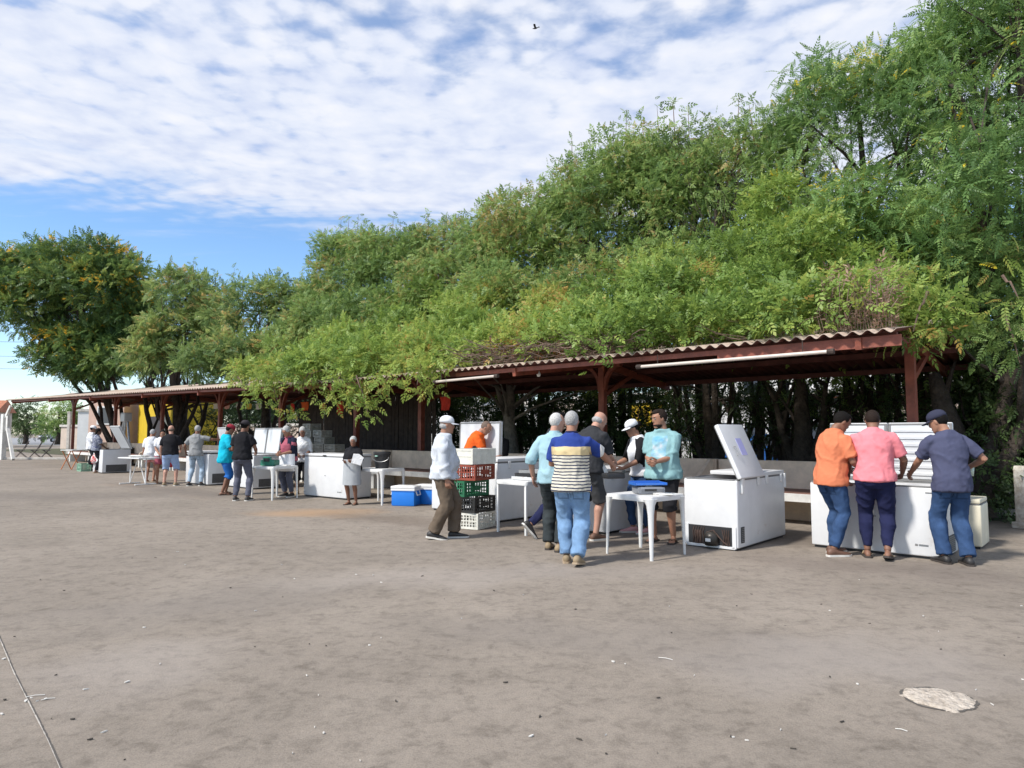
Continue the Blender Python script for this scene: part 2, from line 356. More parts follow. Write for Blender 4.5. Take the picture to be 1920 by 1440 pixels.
# ------------------------------------------------------------------ market shelters
red = mat('red_brown_paint', (.25, .068, .040), .55, var=.35, scale=5, bump=.3, bscale=25)
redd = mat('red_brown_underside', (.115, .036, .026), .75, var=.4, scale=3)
rooft = mat('weathered_fibre_cement', (.36, .27, .215), .95, var=.35, scale=3.5, bump=.5, bscale=40, col2=(.50, .41, .34))
darkwood = mat('dark_timber', (.05, .035, .028), .85, var=.4, scale=6, bump=.4)
def corrugated(x0, x1, yz0, yz1, z_of, per=.177, amp=.027, rows=4, th=.009, over=0):
    b = MB(); nx = int((x1-x0)/per*8); xs = [x0+(x1-x0)*i/nx for i in range(nx+1)]
    vs = []; m = rows+1
    for sgn in (1, -1):
        for x in xs:
            w = amp*math.sin(2*math.pi*x/per)
            for j in range(m):
                t = j/rows; y = yz0[0]+(yz1[0]-yz0[0])*t; z = yz0[1]+(yz1[1]-yz0[1])*t
                vs.append((x, y, z+z_of(x)+w+sgn*th/2+over))
    n = (nx+1)*m; fs = []
    for i in range(nx):
        for j in range(rows):
            a = i*m+j; fs.append((a, a+m, a+m+1, a+1))
    k1 = len(fs)
    for i in range(nx):
        for j in range(rows):
            a = n+i*m+j; fs.append((a, a+1, a+m+1, a+m))
    k2 = len(fs)
    for i in range(nx):
        for j in (0, rows):
            a = i*m+j; fs.append((a, a+m, n+a+m, n+a))
    for i in (0, nx):
        for j in range(rows):
            a = i*m+j; fs.append((a, a+1, n+a+1, n+a))
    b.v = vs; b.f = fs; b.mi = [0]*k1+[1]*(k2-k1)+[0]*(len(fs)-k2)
    return b
YR, HW, RISE = 1.22, 3.02, .44
def shelter(x0, x1, za, zb, posts, label, fascia, arms=1.0):
    root = empty('market_shelter', S((x0+x1)/2, YR), ANG, label, 'shelter'); xc = (x0+x1)/2
    zf = lambda x: za+(zb-za)*((x+xc)-x0)/(x1-x0)
    h = (x1-x0)/2
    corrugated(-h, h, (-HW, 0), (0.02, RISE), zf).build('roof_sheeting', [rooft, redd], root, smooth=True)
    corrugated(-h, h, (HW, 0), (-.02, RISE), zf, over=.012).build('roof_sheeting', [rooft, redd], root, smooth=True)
    b = MB(); b.prism([(-.22, RISE-.02), (0, RISE+.05), (.22, RISE-.02), (.22, RISE+.0), (0, RISE+.075), (-.22, RISE)], (-h, 0, zf(-h)), (0, 1, 0), (0, 0, 1), (2*h, 0, zf(h)-zf(-h)))
    b.build('ridge_cap', rooft, root)
    for y in (-2.75, -1.4, 1.4, 2.75):
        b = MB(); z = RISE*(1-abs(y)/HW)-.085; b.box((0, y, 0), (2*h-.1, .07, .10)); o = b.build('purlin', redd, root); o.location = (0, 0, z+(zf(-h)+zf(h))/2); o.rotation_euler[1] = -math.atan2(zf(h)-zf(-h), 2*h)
    for (fa, fb, hh) in fascia:
        b = MB(); a, c = fa-xc, fb-xc
        b.prism([(a, zf(a)-.045-hh), (c, zf(c)-.045-hh), (c, zf(c)-.045), (a, zf(a)-.045)], (0, -HW+.13, 0), (1, 0, 0), (0, 0, 1), (0, .035, 0)); b.build('fascia_board', red, root)
    for px in posts:
        x = px-xc; z = zf(x)
        b = MB(); b.box((x, 0, (z+.2)/2), (.14, .14, z+.2), bev=.008)
        b.box((x, 0, .06), (.24, .24, .12), bev=.01)
        p = b.build('post', red, root)
        b = MB(); ar = arms
        for sg in (-1, 1):
            pts = [(x+sg*(.06+ar*.75*(1-math.cos(t))), 0, z+.2-ar*.95+ar*.95*math.sin(t)) for t in [i*math.pi/2/7 for i in range(8)]]
            for q0, q1 in zip(pts[:-1], pts[1:]):
                q0, q1 = V(q0), V(q1); d = (q1-q0); M = d.normalized().to_track_quat('X', 'Y').to_matrix()
                b.box((q0+q1)/2, (d.length+.02, .07, .10), M)
        if px != 1.33: b.build('curved_brace', red, p)
        for sg in (-1, 1):
            b = MB(); y0, y1 = .05, HW-.1
            q0 = V((x, sg*y0, z+RISE-.2)); q1 = V((x, sg*y1, z-.13)); d = q1-q0
            b.box((q0+q1)/2, (.075, d.length, .15), Matrix.Rotation(math.atan2(d.z, d.y) if sg > 0 else math.atan2(-d.z, -d.y), 3, 'X'))
            b.build('rafter', red, root)
            if sg < 0: continue
            b = MB(); q0 = V((x+.002, sg*.08, z-.42)); q1 = V((x+.002, sg*1.2, z+RISE*(1-1.2/HW)-.2)); d = q1-q0
            b.box((q0+q1)/2, (.07, d.length, .09), Matrix.Rotation(math.atan2(d.z, d.y) if sg > 0 else math.atan2(-d.z, -d.y), 3, 'X'))
            b.build('strut', red, root)
    return root, zf, xc
sh1, zf1, xc1 = shelter(-12.4, 1.8, 2.72, 2.76, [1.33, -4.6, -10.6], 'near market shelter with red brown posts and corrugated roof under green creeper', [(-6.2, -.6, .075), (-.6, 1.82, .14), (-12.3, -8.0, .07)], .55)
sh2, zf2, xc2 = shelter(-41.5, -12.55, 3.25, 2.78, [-13.6, -18.0, -22.6, -28.2, -34.0, -40.6], 'far market shelter whose long corrugated roof runs to the left edge', [(-41, -13, .06)])

# ------------------------------------------------------------------ counters
conc = mat('white_counter_edge', (.66, .65, .62), .8, var=.12, scale=7)
topm = mat('red_oxide_counter', (.20, .105, .08), .7, var=.35, scale=5)
backm = mat('beige_plaster', (.78, .62, .47), .9, var=.18, scale=4)
def counter():
    r = empty('market_counter', (0, 0, 0), ANG, 'x', 'counter')
    b = MB(); b.box((0, .41, .45), (3.16, .80, .13), bev=.008); b.build('slab', conc, r)
    b = MB(); b.box((0, .42, .524), (3.13, .77, .02)); b.build('counter_top', topm, r)
    b = MB(); b.box((0, .87, .50), (3.16, .10, 1.0), bev=.006); b.build('back_panel', backm, r)
    b = MB(); b.prism([(.06, .535), (.815, .535), (.815, 1.0), (.70, 1.0), (.06, .60)], (1.46, 0, 0), (0, 1, 0), (0, 0, 1), (.07, 0, 0)); b.build('partition', backm, r)
    b = MB(); b.box((-1.44, .42, .19), (.12, .7, .38)); b.build('leg', conc, r)
    b = MB(); b.box((1.44, .42, .19), (.12, .7, .38)); b.build('leg', conc, r)
    return r
desc = {0: 'beside the big freezer where three men bend over', 1: 'behind the freezer with the tilted open lid', 2: 'behind the bearded man in aqua', 3: 'behind the man in striped shirt', 4: 'behind the tall stack of crates',
        5: 'behind the two blue coolers', 6: 'behind the table with the black bucket', 7: 'behind the closed white freezer', 8: 'behind the woman in dark cardigan', 9: 'behind the man in turquoise', 10: 'behind the woman in grey shirt', 11: 'behind the bald man in black', 12: 'nearest the far left white posts'}
cp = counter()
for i in range(12):
    c = cp if i == 0 else copy_tree(cp)
    c.location = S(-.2-i*3.2, 0); tag(c, 'low concrete counter with white edge, '+desc[i], 'counter', 'market counters in a row under the shelters')
# ------------------------------------------------------------------ plank wall behind
b = MB(); x = -21.0
rn = random.Random(4)
while x < -12.9:
    w = rn.uniform(.16, .24); t0 = rn.choice([2.74, 2.78, 2.80, 2.70]); b.box((x+w/2, rn.uniform(-.006, .006), t0/2+.03), (w, .024, t0), Matrix.Rotation(rn.uniform(-.006, .006), 3, 'Y')); x += w+rn.choice([.006, .012, .02, .045, .012])
for z in (.5, 1.5, 2.5): b.box((-17, .04, z), (8.4, .05, .09))
o = b.build('plank_wall', darkwood); o.location = S(0, 3.7); o.rotation_euler[2] = ANG
tag(o, 'dark upright plank wall with gaps behind the counters', 'plank wall')
# ------------------------------------------------------------------ lamps and things hung below the roof
whitep = mat('white_enamel', (.74, .74, .73), .35, var=.05, scale=3)
tubem = mat('lamp_tube', (.55, .48, .42), .4)
def lamp(pa, pb, label):
    a, c = V(pa), V(pb); r = empty('tube_lamp', (a+c)/2, 0, label, 'lamp', 'tube lamps under the shelter eave')
    m = (a+c)/2
    b = MB(); b.tube([a-m, c-m], .024, 10); b.build('tube', tubem, r)
    b = MB()
    for e in (a, c): d = (c-a).normalized(); b.tube([e-m-d*.03, e-m+d*.05], .036, 8)
    b.build('end_fitting', darkwood, r); b = MB()
    for t in (.12, .88): q = a.lerp(c, t)-m; b.tube([q, q+V((0, 0, .16))], .006, 5)
    b.build('hanger', darkwood, r); return r
def at_s(px, py, ylocal):
    """point on the vertical plane at depth ylocal of the shelter seen at the pixel"""
    p0 = D(px, py, 1.0); p1 = D(px, py, 2.0); d = p1-p0
    y0 = to_s(p0)[1]; y1 = to_s(p1)[1]; t = (ylocal-y0)/(y1-y0); return p0+d*t
lamp(at_s(1197, 688, -2.3), at_s(1556, 659, -2.3), 'long pale tube lamp hung under the roof edge at the near end')
lamp(at_s(815, 716, -2.2), at_s(930, 705, -2.2), 'shorter tube lamp hung under the roof edge beside hanging leaves')
r = empty('light_bulb', at_s(1010, 700, -1.0), 0, 'small white bulb hanging below the red roof edge', 'bulb')
b = MB(); b.lathe([(.0, -.07), (.03, -.06), (.042, -.03), (.035, .0), (.018, .03), (.018, .05)], n=12); b.build('globe', whitep, r, smooth=True)
b = MB(); b.tube([(0, 0, .04), (0, 0, .22)], .007, 5); b.build('cord', darkwood, r)
clo = {'orange': mat('flag_orange', (.75, .14, .03), .9, var=.2), 'red': mat('flag_red', (.62, .05, .03), .9, var=.2), 'white': mat('flag_white', (.7, .66, .6), .9), 'pink': mat('flag_pink', (.6, .3, .25), .9), 'yel': mat('flag_yellow', (.7, .5, .1), .9)}
def flag(px, py, w, h, c, label, y=2.2):
    p = at_s(px, py, y); b = MB(); n = 6; vs = []
    for i in range(n+1):
        for j in range(4):
            vs.append((w*(i/n-.5)*(1-.25*j/3), .03*math.sin(i*2.1+j), -h*j/3+.02*math.sin(i*3)))
    k = len(vs); vs += [(a, q+.012, c_) for a, q, c_ in vs]; fs = []
    for i in range(n):
        for j in range(3):
            a = i*4+j; fs += [(a, a+4, a+5, a+1), (k+a, k+a+1, k+a+5, k+a+4)]
    b.add(vs, fs); o = b.build('hanging_cloth', clo[c], smooth=True); o.location = p; o.rotation_euler[2] = ANG
    return tag(o, label, 'cloth', 'bright cloths hung under the shelter')
flag(571, 754, .50, .30, 'orange', 'orange cloth hanging above the woman in dark cardigan')
flag(548, 757, .24, .34, 'red', 'small red cloth left of the orange cloth')
flag(637, 753, .42, .42, 'red', 'long red cloth hanging above the closed freezer')
flag(606, 757, .2, .25, 'red', 'short red cloth between the orange and the long red one')
flag(834, 744, .40, .36, 'red', 'red ragged cloth above the white cap of the man in jacket', 1.3)
for i, (px, c, n_) in enumerate(((404, 'white', 'leftmost white'), (425, 'pink', 'pink'), (447, 'white', 'middle white'), (466, 'yel', 'pale yellow'), (484, 'white', 'rightmost white'))):
    flag(px, 757, .45, .22, c, n_+' cloth scrap hanging above the people in turquoise and black')
# ------------------------------------------------------------------ freezers
frm = mat('freezer_enamel', (.66, .665, .675), .38, var=.06, scale=3.5, bump=.05, bscale=5)
def grime(m, thr=.62, col=(.36, .25, .16), sc=2.3):
    nt = m.node_tree; N, L = nt.nodes, nt.links; b = N['Principled BSDF']; src = b.inputs['Base Color'].links[0].from_socket
    tc = N.new('ShaderNodeTexCoord'); n1 = N.new('ShaderNodeTexNoise'); n1.inputs['Scale'].default_value = sc; n1.inputs['Detail'].default_value = 9; n1.inputs['Roughness'].default_value = .75; L.new(tc.outputs['Object'], n1.inputs['Vector'])
    r = N.new('ShaderNodeValToRGB'); r.color_ramp.elements[0].position = thr; r.color_ramp.elements[0].color = (0, 0, 0, 1); r.color_ramp.elements[1].position = thr+.1; r.color_ramp.elements[1].color = (.55, .55, .55, 1); L.new(n1.outputs['Fac'], r.inputs['Fac'])
    mx = N.new('ShaderNodeMix'); mx.data_type = 'RGBA'; L.new(r.outputs['Color'], mx.inputs['Factor']); L.new(src, mx.inputs['A']); mx.inputs['B'].default_value = (*col, 1); L.new(mx.outputs['Result'], b.inputs['Base Color'])
grime(frm)
frg = mat('freezer_side_grey', (.58, .59, .60), .45, var=.06, scale=3); grime(frg, .58)
frc = mat('freezer_cream', (.66, .61, .48), .5, var=.1, scale=4)
gask = mat('grey_gasket', (.20, .20, .20), .7)
inner = mat('freezer_liner', (.60, .62, .64), .45, var=.08, scale=5)
alum = mat('ribbed_aluminium', (.62, .64, .66), .5, metal=.2, var=.08, scale=3)
blk = mat('black_plastic', (.022, .022, .024), .5)
steel = mat('dull_steel', (.42, .42, .42), .42, metal=.6, var=.15, scale=8)
rust = mat('rusty_metal', (.075, .045, .035), .85, var=.5, scale=9)
stick = mat('blue_sticker', (.42, .42, .72), .5)
fish = mat('packed_fish', (.32, .30, .30), .4, var=.5, scale=16, bump=1, bscale=22, dist=.05)
def freezer(px, py, sx, sy, w, d, h, label, lids, rot=0., body=frm, ribs=False, name='chest_freezer', vent=None, badge=True, compressor=False, lidm=None, end_caps=False):
    rz = ANG+rot; p = W(px, py); off = Matrix.Rotation(rz, 3, 'Z') @ V((sx*w/2, sy*d/2, 0))
    root = empty(name, p-off, rz, label, 'freezer')
    bm = bmesh.new(); bmesh.ops.create_cube(bm, size=1); bmesh.ops.scale(bm, vec=(w, d, h-.03), verts=bm.verts); bmesh.ops.translate(bm, vec=(0, 0, (h-.03)/2+.03), verts=bm.verts)
    ve = [e for e in bm.edges if abs(e.verts[0].co.z-e.verts[1].co.z) > .2 or True]
    bmesh.ops.bevel(bm, geom=ve, offset=.018, segments=3, affect='EDGES', profile=.5)
    top = max(bm.faces, key=lambda f: f.calc_center_median().z if f.normal.z > .9 else -9)
    bmesh.ops.inset_region(bm, faces=[top], thickness=.045)
    top = max((f for f in bm.faces if f.normal.z > .95 and f.calc_area() > .05), key=lambda f: f.calc_area())
    r = bmesh.ops.extrude_face_region(bm, geom=[top]); vs = [q for q in r['geom'] if isinstance(q, bmesh.types.BMVert)]
    bmesh.ops.translate(bm, vec=(0, 0, -.3), verts=vs); bmesh.ops.delete(bm, geom=[top], context='FACES_ONLY')
    me = bpy.data.meshes.new('body'); bm.to_mesh(me); bm.free(); me.materials.append(body)
    me.polygons.foreach_set('use_smooth', [True]*len(me.polygons)); me.set_sharp_from_angle(angle=R(35))
    o = bpy.data.objects.new('body', me); COL.objects.link(o); o.parent = root
    b = MB()
    for (cx, cy, a, c) in ((0, -d/2+.022, w-.03, .04), (0, d/2-.022, w-.03, .04), (-w/2+.022, 0, .04, d-.08), (w/2-.022, 0, .04, d-.08)): b.box((cx, cy, h+.006), (a, c, .016))
    b.build('gasket', gask, root)
    b = MB(); b.box((0, 0, .018), (w-.06, d-.06, .036)); b.build('base', blk, root)
    if any(l[2] > 20 for l in lids):
        b = MB(); b.box((0, 0, h-.24), (w-.1, d-.1, .05)); b.build('contents', fish, root)
    for (x0, x1, an) in lids:
        lw = x1-x0-.012; b = MB(); b.box((0, -d/2, .030), (lw, d+.012, .056), bev=.014)
        lo_ = b.build('lid', lidm or body, root, auto=40); lo_.location = ((x0+x1)/2, d/2, h+.016); lo_.rotation_euler[0] = -R(an)
        if an > 20:
            b = MB(); b.box((0, -d/2, -.004), (lw-.07, d-.07, .014), bev=.005)
            if ribs:
                for i in range(7): b.box((0, -.10-i*(d-.2)/6, -.014), (lw-.12, .045, .018), bev=.007)
            b.build('liner', alum if ribs else inner, lo_)
            b = MB()
            for (cx, cy, a, c) in ((0, -.018, lw-.01, .025), (0, -d+.018, lw-.01, .025), (-lw/2+.016, -d/2, .025, d-.05), (lw/2-.016, -d/2, .025, d-.05)): b.box((cx, cy, -.001), (a, c, .012))
            b.build('seal', gask, lo_)
        else:
            b = MB(); b.box((0, -d-.012, .02), (.12, .02, .022), bev=.006); b.build('handle', blk, lo_)
        for hx in (-lw*.32, lw*.32):
            b = MB(); b.box(((x0+x1)/2+hx, d/2+.012, h-.03), (.06, .025, .11), bev=.008); b.build('hinge', whitep, root)
    if badge:
        b = MB(); b.box((w*.31, -d/2-.002, .16), (.028, .006, .022)); 
        for i in range(3): b.box((w*.31+.075, -d/2-.002, .168-i*.008), (.10, .006, .003))
        b.build('badge', gask, root)
        b = MB(); b.box((0.02, -d/2-.006, h*.55), (.035, .014, .014), bev=.004); b.build('lock', steel, root)
        b = MB(); b.box((w*.42, -d/2-.003, h-.06), (.10, .006, .010)); b.build('label_strip', gask, root)
    if vent:
        s, vy, vz, vw, vh = vent
        b = MB()
        if s in ('r', 'l'):
            X = (w/2+.002)*(1 if s == 'r' else -1); b.m = 0; b.box((X, vy, vz), (.010, vw, vh)); b.m = 1
            for i in range(8): b.box((X*1.0+(.004 if X > 0 else -.004), vy, vz-vh/2+.02+i*(vh-.04)/7), (.010, vw-.02, .008))
        else:
            Y = d/2+.002; b.box((vy, Y, vz), (vw, .010, vh)); b.m = 1
            for i in range(8): b.box((vy, Y+.004, vz-vh/2+.02+i*(vh-.04)/7), (vw-.02, .010, .008))
        b.build('vent_grille', [blk, gask], root)
    if compressor:          # machine bay in the end face at local +x
        X = w/2
        b = MB(); b.box((X-.10, -.0, .155), (.215, d-.12, .26)); b.build('machine_bay', blk, root)
        b = MB(); b.box((X+.004, 0, .03), (.02, d-.08, .035), bev=.005); b.box((X+.004, d/2-.05, .16), (.02, .05, .27)); b.box((X+.004, -d/2+.045, .16), (.02, .04, .27)); b.build('bay_frame', body, root)
        b = MB(); b.lathe([(.0, 0), (.085, .0), (.10, .03), (.10, .11), (.08, .15), (.04, .17), (0, .172)], (X+.02, .02, .045), 18); b.build('compressor', mat('compressor_black', (.04, .035, .03), .4, metal=.4), root, smooth=True)
        b = MB(); b.box((X+.124, .02, .12), (.004, .07, .04)); b.build('rating_plate', whitep, root)
        b = MB()
        for q in range(5):
            y0 = -.24+q*.035; b.tube([(X+.012, y0, .05), (X+.02, y0+.01, .12), (X+.016, y0, .20), (X+.01, y0+.02, .27)], .006, 6)
        for q in range(4): b.tube([(X+.012, .17+q*.03, .05), (X+.02, .19+q*.02, .14), (X+.012, .16+q*.03, .25)], .007, 6)
        b.tube([(X+.02, -.05, .2), (X+.05, .06, .24), (X+.03, .18, .1), (X+.02, .24, .06)], .008, 6)
        b.build('pipe', rust, root)
        b = MB(); b.box((X+.006, -.17, .13), (.012, .10, .18)); b.build('bay_plate', rust, root)
    return root
f1 = freezer(1522, 1025, -1, -1, 1.50, .76, .84, 'big white freezer with ribbed lids upright where three men lean in', [(-.745, 0, 93), (0, .745, 93)], ribs=True, rot=R(-1.5), vent=('r', 0, .16, .4, .2))
f2 = freezer(1385, 1034, 1, 1, 1.62, .74, .88, 'white freezer with one lid tilted open and compressor bay exposed', [(.02, .80, 66), (-.80, .02, 0)], rot=R(-90), vent=('b', .68, .19, .10, .20), badge=False, compressor=True)
def side_sticker(fr):
    lid = [c for c in children(fr) if c.name.startswith('lid')][0]
    b = MB(); b.box((-.03, -.42, .0595), (.17, .24, .003)); b.build('sticker', stick, lid)
    b = MB(); b.tube([(.22, -.30, .06), (.22, -.30, .085), (.22, -.42, .085), (.22, -.42, .06)], .008, 6); b.build('lock_hasp', steel, lid)
side_sticker(f2)
for q in (-.77, .70):       # white lid brackets on the right side
    b = MB(); b.box((q, .385, .81), (.05, .035, .20), bev=.01); b.build('hinge_bracket', whitep, f2)
f3 = freezer(1135, 1003, 1, 1, 1.15, .62, .88, 'white freezer corner behind the striped shirt man and plastic table', [(-.575, .575, 0)], rot=R(-90), badge=False)
f4 = freezer(932, 981, 1, 1, 1.6, .72, .98, 'tall white freezer whose long side faces right behind the crates', [(-.8, .8, 0)], rot=R(-90), badge=False)
f5 = freezer(809, 956, -1, -1, 1.15, .72, .96, 'white freezer with grey lid upright behind the man in white jacket', [(-.57, .57, 92)], badge=False)
f6 = freezer(569, 930, -1, -1, 1.6, .70, .93, 'closed white freezer beside the small woman in grey apron', [(-.8, .8, 0)], rot=R(3))
f7 = freezer(474, 918, 1, -1, 1.5, .72, .88, 'white freezer with two white lids upright behind woman in grey leggings', [(-.75, 0, 97), (0, .75, 97)], vent=('r', .0, .16, .4, .2), badge=False)
f8 = freezer(389, 911, 1, -1, 1.45, .75, .88, 'white freezer with lid raised beside the woman in grey shirt', [(-.72, 0, 0), (0, .72, 75)], vent=('r', .0, .2, .5, .26), badge=False)
f9 = freezer(191, 888, 1, -1, 1.0, .95, .86, 'small white freezer at the far end under raised grey lid', [(-.5, .5, 62)], vent=('r', .0, .18, .7, .26), badge=False, lidm=frg)
f10 = freezer(1843, 1031, 1, -1, .9, .6, .56, 'low cream box freezer half hidden right of the big freezer', [(-.45, .45, 0)], body=frc, name='box_freezer', badge=False)
# ------------------------------------------------------------------ plastic tables
plast = mat('white_plastic', (.68, .68, .67), .42, var=.05, scale=5)
def plastic_table(c, rz, label, s=.70, h=.735, sq=False, spread=.02):
    r = empty('plastic_table', c, rz, label, 'table')
    n = 6; pol = []
    rad = .05
    for cx, cy, a0 in ((1, 1, 0), (-1, 1, 90), (-1, -1, 180), (1, -1, 270)):
        for i in range(n+1):
            t = R(a0+90*i/n); pol.append((cx*(s/2-rad)+rad*math.cos(t), cy*(s/2-rad)+rad*math.sin(t)))
    b = MB(); rings = []
    vs = []; 
    for z, k in ((h-.06, .985), (h-.012, 1.0), (h, .985), (h-.001, .95)): vs.append([(x*k, y*k, z) for x, y in pol])
    m = len(pol); allv = [q for ring in vs for q in ring]; fs = []
    for j in range(3):
        for i in range(m): fs.append((j*m+i, j*m+(i+1) % m, (j+1)*m+(i+1) % m, (j+1)*m+i))
    fs.append(tuple(range(3*m, 4*m))); fs.append(tuple(range(m-1, -1, -1)))
    b.add(allv, fs); b.build('table_top', plast, r, auto=40)
    for sx in (-1, 1):
        for sy in (-1, 1):
            b = MB(); x, y = sx*(s/2-.035), sy*(s/2-.035); rg = []
            if sq:
                b.box((x, y, (h-.03)/2), (.035, .035, h-.03), bev=.005)
            else:
                for z, w, o in ((0, .020, spread), (.25, .027, spread*.7), (.52, .036, spread*.3), (h-.10, .05, 0), (h-.03, .085, -.015)):
                    rg.append((V((x+sx*o, y+sy*o, z)), V((w*.72, -sx*sy*w*.72, 0)), V((w*.5*sx, w*.5*sy, 0))))
                b.loft(rg, 10)
            b.build('leg', plast, r, auto=50)
    return r
tA = plastic_table((W(1232, 1050)+W(1192, 1028))/2, R(42), 'white plastic table with blue scale beside bearded man')
tB = plastic_table(W(986, 997), ANG+R(-4), 'white square legged table holding grey trays before tall freezer', s=.66, h=.78, sq=True)
tC = plastic_table((W(673, 947)+W(723, 943)+W(710, 951)+W(688, 940))/4+V((.12, .2, 0)), ANG+R(12), 'white plastic table carrying the black bucket', s=.74)
tD = plastic_table((W(490, 943)+W(546, 937)+W(516, 935)+W(507, 925))/4, ANG+R(10), 'white plastic table with green scale near the woman in cardigan', s=.72)
# trestle table, far left
c = W(258, 908); r = empty('trestle_table', c, ANG+R(8), 'pale folding trestle table with papers at far left', 'table')
b = MB(); b.box((0, 0, .76), (1.15, .6, .035), bev=.008); b.build('table_top', plast, r)
for sg in (-1, 1):
    b = MB(); b.tube([(sg*.42, -.3, .02), (sg*.42, .0, .02), (sg*.42, .3, .02)], .022, 6); b.tube([(sg*.42, 0, .02), (sg*.42, 0, .75)], .022, 6); b.tube([(sg*.40, 0, .06), (sg*.02, 0, .74)], .016, 6); b.build('leg', plast, r)
paper = mat('paper_white', (.72, .71, .68), .8)
def on_table(t, x, y, z=.735):
    return t.matrix_basis @ V((x, y, z))
for o in COL.objects: pass
bpy.context.view_layer.update()
def box_thing(name, loc, rz, parts, label, cat, group=None):
    r = empty(name, loc, rz, label, cat, group)
    for (pn, m_, fn) in parts:
        b = MB(); fn(b); b.build(pn, m_, r, auto=35)
    return r
# papers on trestle
def pile(b):
    for i in range(5): b.box((random.uniform(-.03, .03), random.uniform(-.03, .03), .006+.012*i), (.42, .3, .012), random.uniform(-.3, .3))
o = MB(); pile(o); o = o.build('newspaper_pile', paper); o.location = r.matrix_basis @ V((.05, 0, .778)); tag(o, 'loose pile of newspaper on the trestle table', 'paper')
# scales
bluep = mat('blue_plastic', (.03, .14, .50), .35); greenp = mat('green_plastic', (.03, .20, .13), .4); greyp = mat('grey_plastic', (.20, .21, .23), .45)
box_thing('kitchen_scale', on_table(tA, .04, -.02), tA.rotation_euler[2]-R(42)+R(8), [
    ('scale_body', greyp, lambda b: (b.box((0, 0, .045), (.34, .27, .08), bev=.015), b.box((0, -.12, .05), (.28, .05, .07), Matrix.Rotation(R(25), 3, 'X'), bev=.01))),
    ('platform', bluep, lambda b: (b.box((0, .02, .115), (.40, .26, .012), bev=.004), b.box((0, .148, .13), (.40, .012, .04)), b.box((.2, .02, .125), (.012, .26, .03)), b.box((-.2, .02, .125), (.012, .26, .03)))),
    ('display', blk, lambda b: b.box((-.02, -.148, .056), (.15, .012, .03), Matrix.Rotation(R(25), 3, 'X'))),
    ('platform_post', steel, lambda b: b.box((0, .02, .097), (.08, .08, .03)))], 'grey scale with blue tray on the plastic table by bearded man', 'scale')
o = MB(); o.box((0, 0, .004), (.2, .14, .008), .3); o.box((.02, -.03, .012), (.16, .12, .008), -.2); o.box((-.05, .02, .019), (.12, .09, .006), .7)
o = o.build('paper_wad', paper); o.location = on_table(tA, .02, -.26); tag(o, 'crumpled white papers in front of the blue scale', 'paper')
box_thing('kitchen_scale', on_table(tD, -.12, -.05), tD.rotation_euler[2]+R(20), [
    ('scale_body', greenp, lambda b: (b.box((0, 0, .07), (.34, .26, .13), bev=.02), b.box((0, -.12, .13), (.2, .04, .16), bev=.012))),
    ('display', blk, lambda b: b.box((0, -.145, .14), (.14, .008, .08))),
    ('platform', steel, lambda b: b.box((0, .03, .15), (.36, .26, .012), bev=.004))], 'green scale on the table beside the woman in cardigan', 'scale')
o = MB(); o.box((0, 0, .01), (.3, .2, .012), .2); o.box((.04, .02, .022), (.22, .16, .012), -.4); o = o.build('paper_wad', paper); o.location = on_table(tD, .2, .05); tag(o, 'sheets of paper lying right of the green scale', 'paper')
for i in range(3):
    o = MB(); w_, d_ = .42-.03*i, .30
    o.box((0, 0, .006), (w_, d_, .010)); 
    for (cx, cy, a, e) in ((0, d_/2, w_, .012), (0, -d_/2, w_, .012), (w_/2, 0, .012, d_), (-w_/2, 0, .012, d_)): o.box((cx, cy, .025), (a, e, .045))
    o = o.build('fish_tray', [frg, blk, steel][i]); o.location = on_table(tB, .06+.03*i, .03*i, .783+.05*i); o.rotation_euler[2] = tB.rotation_euler[2]+.15*i
    tag(o, ('bottom pale tray in the pile on the square legged table', 'black tray in the middle of the pile on the square legged table', 'top steel tray of the pile on the square legged table')[i], 'tray', 'trays piled on the table')
# black bucket
box_thing('bucket', on_table(tC, .02, .02, .737), 0, [
    ('tub', blk, lambda b: b.lathe([(.0, .0), (.135, .0), (.142, .02), (.168, .27), (.178, .275), (.178, .30), (.0, .30)], n=28)),
    ('lid', mat('bucket_lid', (.035, .035, .037), .45), lambda b: b.lathe([(.0, .3), (.182, .3), (.186, .315), (.182, .345), (.0, .35)], n=28)),
    ('bail_handle', steel, lambda b: b.tube([(.178*math.cos(R(a)), -.19, .24+.17*math.sin(R(a))*-.6) for a in range(0, 181, 20)], .005, 5)),
    ('sticker', mat('mint_sticker', (.35, .6, .5), .6), lambda b: b.box((-.09, -.150, .26), (.06, .03, .025), Matrix.Rotation(-.5, 3, 'Z')))], 'black lidded bucket standing on a white plastic table', 'bucket')
# coolers
def cooler(px, py, label):
    box_thing('cooler', W(px, py)+V((.1, .25, 0)), R(-14), [
        ('tub', bluep_c, lambda b: b.loft([(V((0, 0, z)), V((x, 0, 0)), V((0, y, 0))) for z, x, y in ((0.0, .20, .13),)]+[], 4, False) if False else (b.box((0, 0, .15), (.50, .34, .30), bev=.03), b.box((0, 0, .305), (.515, .355, .03), bev=.012))),
        ('rim', whitep, lambda b: b.box((0, 0, .33), (.525, .365, .045), bev=.012)),
        ('lid', whitep, lambda b: (b.box((0, 0, .378), (.53, .37, .05), bev=.018), b.box((0, 0, .404), (.40, .25, .012), bev=.004))),
        ('handle', whitep, lambda b: (b.tube([(-.255, -.10, .30), (-.285, -.09, .22), (-.285, .09, .22), (-.255, .10, .30)], .012, 6), b.tube([(.255, -.10, .30), (.285, -.09, .22), (.285, .09, .22), (.255, .10, .30)], .012, 6)))], label, 'cooler', 'blue coolers under the counter')
bluep_c = mat('cooler_blue', (.012, .17, .62), .35, var=.05, scale=4)
cooler(748, 950, 'blue cooler with white lid nearer the bucket table')
cooler(792, 947, 'blue cooler with white lid nearer the man in white jacket')
